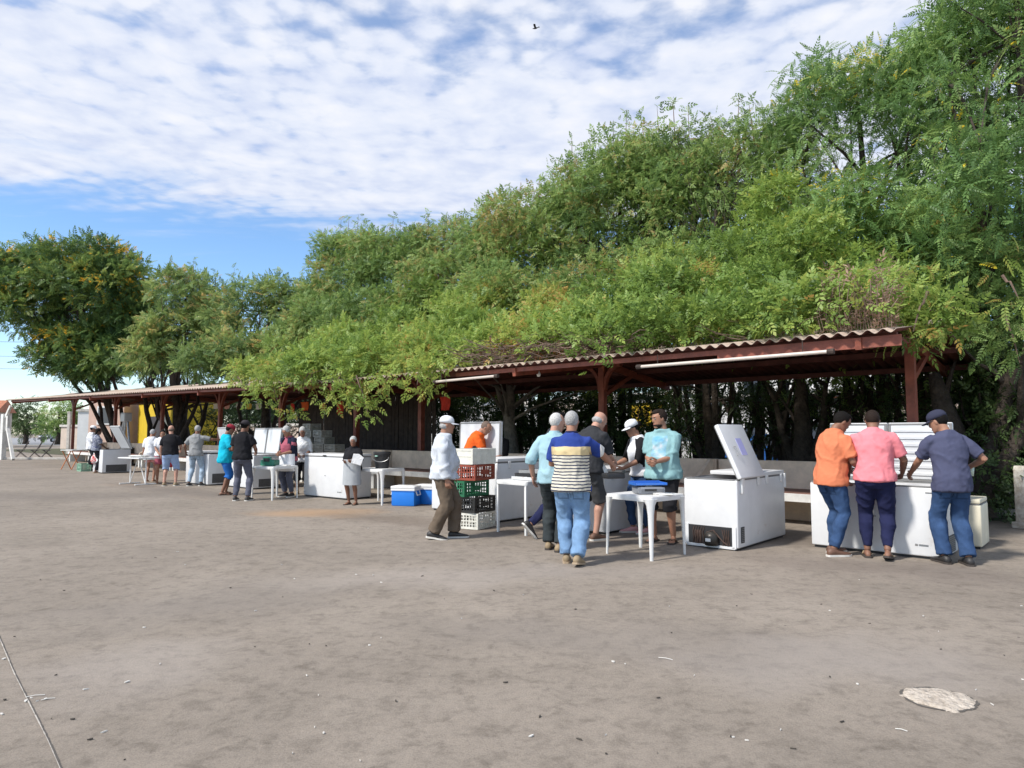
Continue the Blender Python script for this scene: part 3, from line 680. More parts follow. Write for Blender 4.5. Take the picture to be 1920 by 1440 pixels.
# crates
def crate(loc, rz, m_, label, w=.55, d=.37, h=.245, lattice=True, group='crates in the tall stack', cat='crate'):
    b = MB(); t = .012
    b.box((0, 0, .012), (w-.02, d-.02, .016))
    for sx in (-1, 1):
        for sy in (-1, 1): b.box((sx*(w/2-.016), sy*(d/2-.016), h/2), (.034, .034, h-.004), bev=.006)
    for z, hh in ((h-.018, .034), (.02, .036), (h*.52, .016)):
        for sy in (-1, 1): b.box((0, sy*(d/2-t/2), z), (w-.03, t, hh))
        for sx in (-1, 1): b.box((sx*(w/2-t/2), 0, z), (t, d-.03, hh))
    if lattice:
        n = 10
        for i in range(1, n):
            x = -w/2+w*i/n
            for sy in (-1, 1): b.box((x, sy*(d/2-t*.6), h/2), (.017, t*.8, h-.03))
        n = 7
        for i in range(1, n):
            y = -d/2+d*i/n
            for sx in (-1, 1): b.box((sx*(w/2-t*.6), y, h/2), (t*.8, .017, h-.03))
        for z in (h*.3, h*.72):
            for sy in (-1, 1): b.box((0, sy*(d/2-t*.6), z), (w-.03, t*.7, .009))
            for sx in (-1, 1): b.box((sx*(w/2-t*.6), 0, z), (t*.7, d-.03, .009))
        for sy in (-1, 1): b.box((0, sy*(d/2-t/2-.001), h*.52), (.17, t+.004, .075), bev=.004)
    else:
        for sy in (-1, 1): b.box((0, sy*(d/2-t*.8), h/2), (w-.04, t*.6, h-.02))
        for sx in (-1, 1): b.box((sx*(w/2-t*.8), 0, h/2), (t*.6, d-.04, h-.02))
        for sy in (-1, 1): b.box((0, sy*(d/2-.004), h*.7), (.12, .006, .03)) 
        for i in range(1, 5):
            for sy in (-1, 1): b.box((-w/2+w*i/5, sy*(d/2-.003), h/2), (.012, .008, h-.06))
    o = b.build('crate', m_); o.location = loc; o.rotation_euler[2] = rz
    return tag(o, label, cat, group)
cw = mat('crate_white', (.68, .67, .60), .5, var=.14, scale=9); cr = mat('crate_brick', (.27, .055, .03), .5, var=.2, scale=9); cg = mat('crate_green', (.012, .13, .055), .5, var=.15, scale=9)
ck = mat('crate_black', (.018, .017, .016), .5, var=.2, scale=9); cgy = mat('crate_grey', (.36, .35, .31), .7, var=.3, scale=6)
base = W(892, 994)+V((.0, .31, 0)); AZ = math.atan2(base.x, base.y)
for i, (m_, dx, rr, lab) in enumerate(((cw, .0, 6, 'white slatted crate at the bottom of the tall stack'), (ck, -.015, 0, 'black crate second from the bottom of the tall stack'), (cg, -.13, -8, 'green crate in the middle of the tall stack'), (cr, -.02, 2, 'brick red crate below the top white one'), (cw, -.02, -5, 'cream white crate on top of the tall stack'))):
    crate(base+V((dx, 0, .003+i*.248)), R(56+rr), m_, lab, lattice=not lab.startswith('cream'))
n_ = ('lowest', 'second', 'third', 'fourth', 'fifth', 'topmost')
for k_, (px, cnt, cn) in enumerate(((583, 6, 'tallest grey stack right of woman in cardigan'), (606, 5, 'middle grey stack on the counter'), (628, 3, 'shortest grey stack left of the small woman'))):
    p = at_s(px, 830, .42); q = to_s(p)
    for i in range(cnt):
        lev = 'topmost' if i == cnt-1 else n_[i]
        crate(S(q[0], q[1], .537+i*.205)+V((random.uniform(-.03, .03), random.uniform(-.03, .03), 0)), ANG+random.uniform(-.12, .12), cgy, lev+' crate of the '+cn, .52, .36, .20, True, 'grey crates stacked on the counter')
# ------------------------------------------------------------------ far left things
wpaint = mat('white_post_paint', (.68, .67, .64), .75, var=.2, scale=5)
c = W(4, 862); r = empty('support_frame', c, R(-25), 'white painted post with slanting brace at the left end', 'frame')
b = MB(); b.box((0, 0, 1.25), (.24, .24, 2.5), bev=.01); b.build('post', wpaint, r)
b = MB(); q0, q1 = V((.35, 0, 1.75)), V((1.55, -.3, .05)); d = q1-q0; b.box((q0+q1)/2, (d.length, .14, .16), d.normalized().to_track_quat('X', 'Z').to_matrix()); b.build('brace', wpaint, r)
b = MB(); q0, q1 = V((.12, 0, 2.3)), V((.55, 0, 2.95)); d = q1-q0; b.box((q0+q1)/2, (d.length, .12, .12), d.normalized().to_track_quat('X', 'Z').to_matrix()); b.build('arm', wpaint, r)
b = MB(); b.box((.36, 0, 2.0), (.14, .14, .8)); b.build('stub_post', wpaint, r)
c = W(127, 851); r = empty('concrete_post', c, 0, 'slim pale concrete post behind the far counters', 'post')
b = MB(); b.box((0, 0, 1.45), (.19, .17, 2.9), bev=.015); b.build('shaft', kerb_m, r); b = MB(); b.box((0, 0, 2.92), (.25, .22, .07), bev=.015); b.build('cap', kerb_m, r)
chm = mat('chair_dark', (.06, .045, .045), .6)
def folding_chair(px, label):
    r = empty('folding_chair', W(px, 858), R(-62), label, 'chair', 'folding chairs at the far left')
    b = MB(); b.box((0, 0, .44), (.44, .42, .03), Matrix.Rotation(R(-4), 3, 'X'), bev=.006); b.build('seat', chm, r)
    b = MB()
    for i in range(4): b.box((0, .22+.045*i, .58+.11*i), (.42, .02, .08), Matrix.Rotation(R(-22), 3, 'X'))
    b.build('backrest', chm, r)
    for sx in (-1, 1):
        b = MB(); b.tube([(sx*.22, -.24, 0), (sx*.22, .12, .46), (sx*.22, .40, 1.0)], .016, 6); b.build('leg', chm, r)
        b = MB(); b.tube([(sx*.20, .32, 0), (sx*.20, -.16, .46)], .016, 6); b.build('leg', chm, r)
    return r
folding_chair(38, 'dark folding chair nearest the white end post'); folding_chair(64, 'dark folding chair in the middle of three'); folding_chair(86, 'dark folding chair nearest the far counter')
# hoist machine
c = W(236, 872); r = empty('meat_hoist', c, ANG, 'pale grey metal hoist stand beside the far freezer', 'hoist')
b = MB(); b.box((0, 0, .04), (.7, .5, .08), bev=.01); b.box((0, 0, .45), (.5, .4, .75), bev=.03); b.build('base', blk, r)
b = MB()
for sx in (-.5, .5): b.tube([(sx*.8, 0, .8), (sx*.25-.15, 0, 2.1)], .05, 8)
b.build('mast', steel, r)
b = MB(); b.box((-.2, 0, 2.2), (.55, .35, .42), bev=.06); b.build('head', frg, r)
b = MB(); b.tube([(-.45, 0, 2.0), (-.7, 0, 1.6), (-.55, 0, 1.15), (-.75, 0, .95)], .05, 8); b.build('arm', frg, r)
# small green stool with orange legs by far counter
c = W(133, 880); r = empty('folding_stand', c, ANG+R(20), 'small folding stand with orange legs and pale top', 'stand')
om = mat('orange_paint', (.50, .16, .05), .6)
b = MB(); b.box((0, 0, .78), (.7, .45, .03)); b.build('top', plast, r)
for sx in (-1, 1):
    b = MB(); b.tube([(sx*.3, -.2, 0), (sx*.3, .2, .77)], .018, 6); b.build('leg', om, r)
    b = MB(); b.tube([(sx*.28, .2, 0), (sx*.28, -.2, .77)], .018, 6); b.build('leg', om, r)
crate(W(144, 884)+V((.15, .2, 0)), ANG, mat('crate_pale_green', (.22, .38, .27), .6), 'pale green crate on the ground beside the orange legged stand', .5, .36, .3, True, None)
# right edge post
c = W(1921, 991); r = empty('bollard', c, R(20), 'peeling whitewashed concrete bollard at the right edge', 'bollard')
pw = mat('peeling_whitewash', (.33, .27, .21), .95, scale=7, var=.5, col2=(.72, .69, .62), bump=.8, bscale=18)
b = MB(); b.box((0, 0, .05), (.24, .24, .10), bev=.02); b.build('base', pw, r); b = MB(); b.box((0, 0, .5), (.16, .16, .82), bev=.02); b.build('shaft', pw, r); b = MB(); b.prism([(-.08, .9), (.08, .9), (.05, .97), (-.05, .97)], (0, -.08, 0), (1, 0, 0), (0, 0, 1), (0, .16, 0)); b.build('cap', pw, r)
# bird
c = D(1004, 53, 40); bm_ = mat('bird_black', (.02, .02, .022), .8)
b = MB(); rg = []
for y, rr, z in ((-.18, .006, .0), (-.12, .035, .0), (-.02, .06, 0), (.08, .05, .01), (.13, .03, .02), (.17, .028, .025), (.2, .01, .02)): rg.append((V((0, y, z)), V((rr, 0, 0)), V((0, 0, rr*.85))))
b.loft(rg, 8)
for sg in (-1, 1): b.add([(sg*.03, .06, .02), (sg*.03, -.06, .02), (sg*.2, -.10, .13), (sg*.24, -.01, .15), (sg*.2, .05, .13)], [(0, 1, 2, 3, 4)]); b.add([(sg*.03, .06, .026), (sg*.03, -.06, .026), (sg*.2, -.10, .136), (sg*.24, -.01, .156), (sg*.2, .05, .136)], [(4, 3, 2, 1, 0)])
b.add([(-.02, -.14, 0), (.02, -.14, 0), (.06, -.27, 0), (-.06, -.27, 0)], [(0, 1, 2, 3)]); b.add([(-.02, -.14, .006), (.02, -.14, .006), (.06, -.27, .006), (-.06, -.27, .006)], [(3, 2, 1, 0)])
o = b.build('bird', bm_); o.location = c; o.rotation_euler[2] = R(60); tag(o, 'small black bird flying high in the cloudy sky', 'bird')
# power lines
cb = mat('cable_dark', (.05, .05, .055), .7)
for i, (y0, y1, n) in enumerate(((636, 640, 'highest'), (664, 666, 'middle'), (687, 690, 'lowest'))):
    a = D(-300, y0-3, 60); c = D(330, y1+2, 66); m = (a+c)/2-V((0, 0, .35)); b = MB()
    b.tube([a.lerp(m, t).lerp(m.lerp(c, t), t) for t in [k/10 for k in range(11)]], .016, 5)
    tag(b.build('power_line', cb), n+' of the three dark power lines crossing the sky at left', 'power line', 'power lines at the left')
# ------------------------------------------------------------------ people
SKIN = {'light': mat('skin_light', (.46, .25, .18), .6, var=.12, scale=9), 'tan': mat('skin_tan', (.33, .165, .105), .6, var=.12, scale=9), 'brown': mat('skin_brown', (.21, .10, .062), .6, var=.12, scale=9), 'dark': mat('skin_dark', (.10, .048, .03), .6, var=.12, scale=9)}
eye_m = mat('eye_dark', (.02, .015, .012), .25); white_eye = mat('eye_white', (.6, .58, .55), .3); lip_m = mat('lips', (.28, .09, .075), .5)
HAIRM = {'grey': mat('hair_grey', (.36, .355, .35), .8, var=.35, scale=60, bump=.7, bscale=90), 'white': mat('hair_white', (.55, .54, .52), .8, var=.25, scale=60, bump=.7, bscale=90), 'black': mat('hair_black', (.009, .0075, .007), .8, var=.3, scale=60, bump=.5, bscale=90, spec=.12),
         'brown': mat('hair_brown', (.022, .014, .011), .75, spec=.15, var=.3, scale=60, bump=.7, bscale=90), 'net': mat('hair_net', (.42, .42, .41), .85, var=.35, scale=40, bump=.8, bscale=60), 'stubble': mat('hair_stubble', (.13, .09, .07), .8, var=.3, scale=60)}
PENDING = []
def ik(a, t, l1, l2, pole):
    a, t = V(a), V(t); d = t-a; L = min(d.length, (l1+l2)*.995); u = d.normalized(); t = a+u*L
    x = (l1*l1-l2*l2+L*L)/(2*L); h = math.sqrt(max(l1*l1-x*x, 0)); p = V(pole); p = (p-u*p.dot(u))
    p = p.normalized() if p.length > 1e-6 else V((0, 1, 0))
    return a+u*x+p*h, t
def limb(b, pts, n=12, flat=None):
    """pts: (point, radius) polyline with smooth joints"""
    P = [V(p) for p, _ in pts]; rad = [r for _, r in pts]
    b.tube(P, rad, n)
def person(label, px, py, h, head, girth=1.0, fem=False, skin='tan', lean=0, side=0, hp=8, ht=0, lh=None, rh=None, lf=(-.1, 0), rf=(.1, 0), shift=0., hair=('grey', 'short'), cap=None, top=None, bottom=None, over=None, shoes=None, vox=.009, belly=0., beard=None, apron=None, glasses=False, curl=.5, group=None, palms=(None, None), sandal=None, kneel=0):
    s = h/1.72; loc = W(px, py)
    root = empty('person', loc, -R(head), label, 'person', group)
    cvox = vox*1.25
    fw = .94 if fem else 1.0
    # --- skeleton
    P = V((0, shift, .915*s-kneel))
    dirs = []
    def spine(t):
        if t <= 0: return P+V((0, 0, t*s))
        n = 8; p = P.copy(); 
        for i in range(n):
            q = t*(i+.5)/n; a = R(lean)*min(1, q/.28+.12); c = R(side)*min(1, q/.28+.12)
            p += V((math.sin(c), math.sin(a), math.cos(a)*math.cos(c)))*(t/n*s)
        return p
    def frame(t):
        e = .01; d = (spine(max(t, .0)+e)-spine(max(t, .0))).normalized() if t > 0 else V((0, 0, 1))
        a = V((1, 0, 0)); a = (a-d*a.dot(d)).normalized(); return d, a, d.cross(a)
    g = girth
    def torso(b, prof, ex=0.0):
        rg = []
        for t, rx, ry, oy in prof:
            d, a, f = frame(t); rg.append((spine(t)+f*oy*s, a*(rx+ex)*s, f*(ry+ex)*s))
        b.loft(rg, 20)
    sh_w = (.150 if fem else .170)*(.65+.35*g)
    bust = .022 if fem else 0
    prof = [(-.115, .10*g, .08*g, 0), (-.06, .162*g*(1.05 if fem else 1), .112*g, -.012), (.02, .166*g*(1.05 if fem else 1), .118*g, -.008+belly*.3), (.10, .15*g*fw, .110*g+belly*.5, belly*.7), (.18, .144*g*fw, .108*g+belly*.6, belly*.8),
            (.27, .155*(.5+.5*g)*fw, .112*(.6+.4*g)+bust*.5+belly*.25, belly*.3+bust), (.35, .165*(.5+.5*g)*fw, .114*(.6+.4*g)+bust*.5, bust*.9), (.43, .160*(.6+.4*g)*fw, .102*(.7+.3*g), -.006), (.475, .142*fw, .088, -.014), (.505, .108, .074, -.012), (.525, .078, .066, -.006), (.54, .06, .06, 0)]
    dS, aS, fS = frame(.46); sh = spine(.455)
    shL, shR = sh-aS*sh_w*s, sh+aS*sh_w*s
    hipL, hipR = P+V((-.088*s*(.7+.3*g), 0, -.02*s)), P+V((.088*s*(.7+.3*g), 0, -.02*s))
    def foot(f):
        f = list(f)+[0]*(4-len(f)); return V((f[0]*s, f[1]*s, f[2]*s)), f[3]       # x, y, lift, toe pitch
    fL, pL = foot(lf); fR, pR = foot(rf)
    anL, anR = fL+V((0, -.0, .085*s)), fR+V((0, -.0, .085*s))
    # heel lifts when the toe points down
    anL += V((0, -.02*s*abs(math.sin(R(pL))), .13*s*max(0, math.sin(R(pL))))); anR += V((0, -.02*s*abs(math.sin(R(pR))), .13*s*max(0, math.sin(R(pR)))))
    knL, anL = ik(hipL, anL, .43*s, .42*s, (-.12, 1, 0)); knR, anR = ik(hipR, anR, .43*s, .42*s, (.12, 1, 0))
    lh = lh or (-.235*(.5+.5*g)-.02, .05, .80); rh = rh or (.235*(.5+.5*g)+.02, .05, .80)
    hL, hR = V(lh)*s, V(rh)*s
    elL, hL = ik(shL, hL, .285*s, .25*s, (-.55, -1, -.25)); elR, hR = ik(shR, hR, .285*s, .25*s, (.55, -1, -.25))
    # --- body
    b = MB(); torso(b, prof)
    nb = spine(.535); hd = Matrix.Rotation(-R(ht), 3, 'Z') @ Matrix.Rotation(-R(hp), 3, 'X')
    if side: hd = Matrix.Rotation(R(side)*.5, 3, 'Y') @ hd
    lean_d = frame(.53)[0]; nk = (lean_d*.6+hd @ V((0, 0, 1))*.4).normalized()
    hc = nb+nk*.062*s+(hd @ V((0, .026, .088)))*s
    b.loft([(spine(.50), aS*.075*s, fS*.066*s), (nb, aS*.060*s*(.7+.3*g), fS*.060*s), (nb+nk*.05*s, aS*.054*s*(.7+.3*g), fS*.057*s), (hc+hd @ V((0, -.02, -.05))*s, aS*.054*s, fS*.06*s)], 14)
    HW_ = .96 if fem else 1.0
    hr = [(-.116, .026, .026, .062), (-.10, .044, .045, .046), (-.07, .057, .068, .022), (-.03, .066, .083, .006), (.01, .071, .092, -.002), (.045, .073, .095, -.006), (.075, .067, .086, -.010), (.098, .050, .064, -.012), (.112, .026, .034, -.012), (.117, .008, .01, -.012)]
    b.loft([(hc+hd @ V((0, oy, z))*s, hd @ V((rx*HW_*1.05, 0, 0))*s, hd @ V((0, ry*1.03, 0))*s) for z, rx, ry, oy in hr], 18)
    b.loft([(hc+hd @ V((0, y, z))*s, hd @ V((w, 0, 0))*s, hd @ V((0, 0, q))*s) for y, z, w, q in ((.082, .025, .010, .012), (.096, .0, .013, .014), (.108, -.018, .017, .013), (.102, -.026, .016, .009), (.08, -.03, .014, .008))], 8)
    for sx in (-1, 1):
        b.ball(hc+hd @ V((sx*.073*HW_, -.008, -.005))*s, (.010*s, .019*s, .031*s), 8, 6, hd)
    b.ball(hc+hd @ V((0, .085, -.066))*s, (.022*s, .010*s, .008*s), 8, 6, hd)
    b.loft([(hc+hd @ V((-.045, .082, .036))*s, hd @ V((0, .008, 0))*s, hd @ V((0, 0, .008))*s), (hc+hd @ V((0, .090, .034))*s, hd @ V((0, .010, 0))*s, hd @ V((0, 0, .010))*s), (hc+hd @ V((.045, .082, .036))*s, hd @ V((0, .008, 0))*s, hd @ V((0, 0, .008))*s)], 8)
    ag = .75+.25*g
    for a_, e_, w_ in ((shL, elL, hL), (shR, elR, hR)):
        m1 = a_.lerp(e_, .4); f1 = e_.lerp(w_, .25); f2 = e_.lerp(w_, .65)
        limb(b, [(a_+(sh-a_)*.4, .045*s*ag), (a_, .052*s*ag), (m1, .048*s*ag), (a_.lerp(e_, .8), .041*s*ag), (e_, .039*s*ag), (f1, .040*s*ag), (f2, .033*s*ag), (w_, .026*s*ag), (w_+(w_-e_).normalized()*.03*s, .026*s)], 12)
    def leg_pts(hp_, k_, a_, ex, ext=0., kf=1., ankle=None, hip=.088):
        r = [(hp_, (hip*(.6+.4*g)+ex)*s), (hp_.lerp(k_, .3), (.080*(.5+.5*g)+ex)*s), (hp_.lerp(k_, .65), (.066*(.5+.5*g)+ex*1.05)*s), (k_, (.055*(.6+.4*g)+ex*kf)*s), (k_.lerp(a_, .28)+V((0, -.016*s, 0)), (.057*(.7+.3*g)+ex*kf)*s), (k_.lerp(a_, .62), (.045+ex*kf)*s), (a_, ((.036+ex*kf) if ankle is None else ankle)*s)]
        return r
    for hp_, k_, a_, f_, pt, sx in ((hipL, knL, anL, fL, pL, -1), (hipR, knR, anR, fR, pR, 1)):
        limb(b, leg_pts(hp_, k_, a_, 0), 12)
        Mf = Matrix.Rotation(-R(8)*sx, 3, 'Z') @ Matrix.Rotation(-R(pt), 3, 'X')
        rg = []
        for y, x_, zc, rz in ((-.062, .018, -.062, .018), (-.045, .03, -.05, .033), (0, .034, -.035, .045), (.06, .036, -.047, .034), (.12, .043, -.062, .021), (.165, .038, -.069, .014), (.19, .022, -.072, .009)):
            rg.append((a_+Mf @ V((0, y, zc))*s, Mf @ V((x_, 0, 0))*s, Mf @ V((0, 0, rz))*s))
        b.loft(rg, 12)
    # hands: palm, four fingers, thumb
    hb = MB()
    for a_, w_, sx, pal in ((elL, hL, -1, palms[0]), (elR, hR, 1, palms[1])):
        dd = (w_-a_).normalized()
        nrm = V(pal) if pal else V((-sx*1.0, .25, -.15))
        nrm = (nrm-dd*nrm.dot(dd)).normalized(); lat = dd.cross(nrm)*(1 if sx > 0 else -1)
        # lat points to the thumb side
        if lat.y < 0 and not pal: lat = -lat
        hb.loft([(w_-dd*.02*s, lat*.026*s, nrm*.020*s), (w_+dd*.015*s, lat*.030*s, nrm*.018*s), (w_+dd*.055*s, lat*.041*s, nrm*.016*s), (w_+dd*.092*s, lat*.042*s, nrm*.013*s), (w_+dd*.10*s, lat*.036*s, nrm*.009*s)], 12)
        for i, (l_, o_) in enumerate(((.070, .031), (.080, .011), (.074, -.010), (.057, -.029))):
            q = w_+dd*.088*s+lat*o_*s; ps = [q]; ang = R(12); 
            for f_ in (.45, .32, .26):
                ang += R(42)*curl*(1+.12*i); q = q+(dd*math.cos(ang)+nrm*math.sin(ang)+lat*o_*1.2)*l_*f_*s; ps.append(q)
            hb.tube(ps, [.0092*s, .0085*s, .0078*s, .0062*s], 8)
        q = w_+dd*.022*s+lat*.026*s; ps = [q]
        for f_, k_ in ((.034, .3), (.030, .55), (.024, .75)): q = q+(dd*.72+lat*(.72-.5*k_)+nrm*.45*k_).normalized()*f_*s; ps.append(q)
        hb.tube(ps, [.0125*s, .0115*s, .010*s, .0075*s], 8)
    o = b.build('body', SKIN[skin], root); PENDING.append((o, vox, 4, 0, hb, (hc, hd, s), SKIN[skin], glasses))
    # --- clothes
    def garment(name, mb, m_, par=root, amp=.006, v=None, sm=5): o = mb.build(name, m_, par); PENDING.append((o, v or cvox, sm, amp, None, None, m_, False)); return o
    shoe_m = None
    if bottom:
        m_, end, loose = bottom[0], bottom[1], bottom[2]; b = MB(); kind = bottom[3] if len(bottom) > 3 else 'pants'
        if kind == 'skirt':
            d0 = end
            z0 = P.z+.08*s; rg = []
            for i in range(7):
                t = i/6; z = z0+(d0*s-z0)*t; rg.append((V((0, shift*(1-t), z)), V(((.155+loose*t)*g*s, 0, 0)), V((0, (.12+loose*.8*t)*g*s, 0))))
            b.loft(rg, 24); garment('skirt', b, m_, amp=.012)
        else:
            torso(b, [(t, rx, ry, oy) for t, rx, ry, oy in [(-.13, .08*g, .08*g, 0)]+prof[1:4]], .012+loose*.3)
            for hp_, k_, a_ in ((hipL, knL, anL), (hipR, knR, anR)):
                pts = leg_pts(hp_, k_, a_, .012+loose*.6, kf=1.0 if kind != 'baggy' else 1.5, hip=.092)
                tt = [0, .3, .65, 1, 1.28, 1.62, 2.0]; res = []
                for i in range(7):
                    if tt[i] < end-.02: res.append(pts[i])
                    else:
                        k = (end-tt[i-1])/(tt[i]-tt[i-1]); rr = pts[i-1][1]+(pts[i][1]-pts[i-1][1])*k
                        res.append((pts[i-1][0].lerp(pts[i][0], k), rr+(loose*.5 if end < 1.4 else 0)*s)); break
                if kind == 'flare' or kind == 'baggy':
                    res = [(p_, r_ if i < 3 else max(r_, (.062+loose)*s)) for i, (p_, r_) in enumerate(res)]
                if kind == 'cuff': res[-1] = (res[-1][0], .046*s)
                limb(b, res, 14)
            garment('shorts' if end < 1.4 else 'trousers', b, m_, amp=.010 if end > 1.4 else .007)
    def make_top(spec, name, extra=0.):
        m_, hem, slv, loose = spec[:4]; b = MB()
        pr = [(hem, (.172*g*(1.04 if fem else 1)), (.126*g+belly*.5), belly*.4)]
        if hem < -.07: pr.append(((hem-.0)/2, .172*g*(1.04 if fem else 1), .126*g+belly*.5, belly*.45))
        pr += [p for p in prof if p[0] > max(hem+.03, -.03) and p[0] < .515]+[(.528, .080, .072, -.006), (.548, .062, .062, -.002)]
        pr = [(t, rx+(loose if t < .40 else loose*.4), ry+(loose if t < .40 else loose*.4), oy) for t, rx, ry, oy in pr]
        torso(b, pr, .014+extra)
        if slv > 0:
            for a_, e_, w_ in ((shL, elL, hL), (shR, elR, hR)):
                base = [(a_+(sh-a_)*.42, .050*ag), (a_+V((0, 0, -.012*s)), .055*ag), (a_.lerp(e_, .35), .055*ag), (a_.lerp(e_, .75), .049*ag), (e_, .046*ag), (e_.lerp(w_, .5), .043*ag), (w_, .034*ag)]
                tt = [-.3, 0, .35, .75, 1, 1.5, 2]; res = []
                for i in range(7):
                    ll = loose*.5*(1 if tt[i] > .2 else .3)+.009+extra
                    if tt[i] < slv-.02: res.append((base[i][0], (base[i][1]+ll)*s))
                    else:
                        k = (slv-tt[i-1])/(tt[i]-tt[i-1]); res.append((base[i-1][0].lerp(base[i][0], k), (base[i-1][1]+(base[i][1]-base[i-1][1])*k+ll+(.004 if slv < 1.2 else 0))*s)); break
                limb(b, res, 14)
        return garment(name, b, m_, amp=.008+loose*.15)
    tobj = None
    if top: tobj = make_top(top, 'shirt')
    if top and len(top) > 4 and top[4]:      # collar
        b = MB(); b.loft([(nb-nk*.018*s, aS*.082*s, fS*.080*s), (nb+nk*.010*s, aS*.074*s, fS*.076*s), (nb+nk*.036*s, aS*.066*s, fS*.070*s)], 16); garment('collar', b, top[4], tobj, amp=0, v=.008, sm=1)
    if over: make_top(over, 'jacket', .010)
    if apron:
        m_, z0, z1, sweep = apron; b = MB(); rg = []; n = 6
        vs = []; fs = []; cols = 11
        zt, zb = z0*s, z1*s
        for i in range(n+1):
            t = i/n; z = zt+(zb-zt)*t
            hh = max(z-P.z, 0)/s; c = spine(hh) if hh > 0 else V((0, shift, z)); c = V((c.x, c.y, z))
            for j in range(cols):
                a = R(-sweep+2*sweep*j/(cols-1)); rx = (.19*g+.035+.02*t)*s; ry = (.15*g+belly*.8+.035+.02*t)*s
                w = .008*math.sin(j*2.1)*t*s
                for k in (0,): vs.append(c+V((math.sin(a)*(rx+w), math.cos(a)*(ry+w), 0)))
        m = len(vs); vs += [p+V((0, -.008, 0)) for p in vs]
        for i in range(n):
            for j in range(cols-1):
                q = i*cols+j; fs += [(q, q+1, q+cols+1, q+cols), (m+q, m+q+cols, m+q+cols+1, m+q+1)]
        for i in range(n): fs += [(i*cols, (i+1)*cols, m+(i+1)*cols, m+i*cols), (i*cols+cols-1, m+i*cols+cols-1, m+(i+1)*cols+cols-1, (i+1)*cols+cols-1)]
        b.add(vs, fs); b.build('apron', m_, root, smooth=True)
    # hair
    hm, style = hair; b = MB()
    H = lambda x, y, z: hc+hd @ V((x, y, z))*s
    if style == 'short': b.ball(H(0, -.024, .024), (.0795*s, .094*s, .098*s), 20, 14, hd)
    elif style == 'full': b.ball(H(0, -.018, .032), (.082*s, .098*s, .098*s), 20, 14, hd); b.ball(H(0, .02, .09), (.06*s, .07*s, .04*s), 14, 10, hd)
    elif style == 'bald': b.ball(H(0, -.036, -.018), (.0790*s, .0760*s, .050*s), 20, 14, hd)
    elif style == 'net': b.ball(H(0, -.024, .038), (.088*s, .105*s, .100*s), 20, 14, hd)
    elif style == 'bun': b.ball(H(0, -.022, .030), (.080*s, .096*s, .095*s), 20, 14, hd); b.ball(H(0, -.12, .02), (.045*s, .045*s, .045*s), 12, 10, hd)
    elif style == 'long': b.ball(H(0, -.022, .030), (.083*s, .097*s, .096*s), 20, 14, hd); b.loft([(H(0, -.04, .05), hd @ V((.075, 0, 0))*s, hd @ V((0, .055, 0))*s), (H(0, -.065, -.06), hd @ V((.08, 0, 0))*s, hd @ V((0, .045, 0))*s), (H(0, -.075, -.16), hd @ V((.06, 0, 0))*s, hd @ V((0, .03, 0))*s)], 16)
    ho = b.build('hair', HAIRM[hm], root, smooth=True)
    if beard:
        b = MB(); b.ball(H(0, .030, -.078), (.060*s, .064*s, .046*s), 16, 12, hd); b.build('beard', HAIRM[beard], root, smooth=True)
    if cap:
        cm, yaw = cap[0], cap[1] if len(cap) > 1 else 0
        cr_ = hd @ Matrix.Rotation(R(yaw), 3, 'Z'); C = lambda x, y, z: hc+hd @ V((0, -.010, 0))*s+cr_ @ V((x, y, z))*s
        b = MB(); rg = []
        for z, rx, ry in ((.030, .086, .106), (.065, .086, .106), (.095, .078, .096), (.118, .060, .074), (.132, .034, .042), (.137, .008, .01)): rg.append((C(0, -.002, z), cr_ @ V((rx, 0, 0))*s, cr_ @ V((0, ry, 0))*s))
        b.loft(rg, 22); co = b.build('cap', cm, root, smooth=True)
        b = MB(); vs = []; fs = []; n = 10
        for i in range(n+1):
            a = R(-62+124*i/n); 
            x0, y0 = .083*math.sin(a), .100*math.cos(a); k = math.cos(a*1.2); x1, y1 = .080*math.sin(a), .100*math.cos(a)+.078*max(k, 0)**.7
            vs += [C(x0, y0, .038), C(x1, y1, .030-.010*abs(math.sin(a))), C(x0, y0, .032), C(x1, y1, .024-.010*abs(math.sin(a)))]
        for i in range(n):
            q = i*4; fs += [(q, q+4, q+5, q+1), (q+2, q+3, q+7, q+6), (q+1, q+5, q+7, q+3)]
        b.add(vs, fs); b.build('brim', cm, co, smooth=True)
    if glasses:
        b = MB()
        for sx in (-1, 1): b.box(H(sx*.032, .098, .012), (.04*s, .004*s, .03*s), hd)
        b.box(H(0, .1, .018), (.03*s, .004*s, .006*s), hd)
        for sx in (-1, 1): b.box(H(sx*.072, .045, .016), (.004*s, .1*s, .006*s), hd)
        b.build('glasses', blk, root)
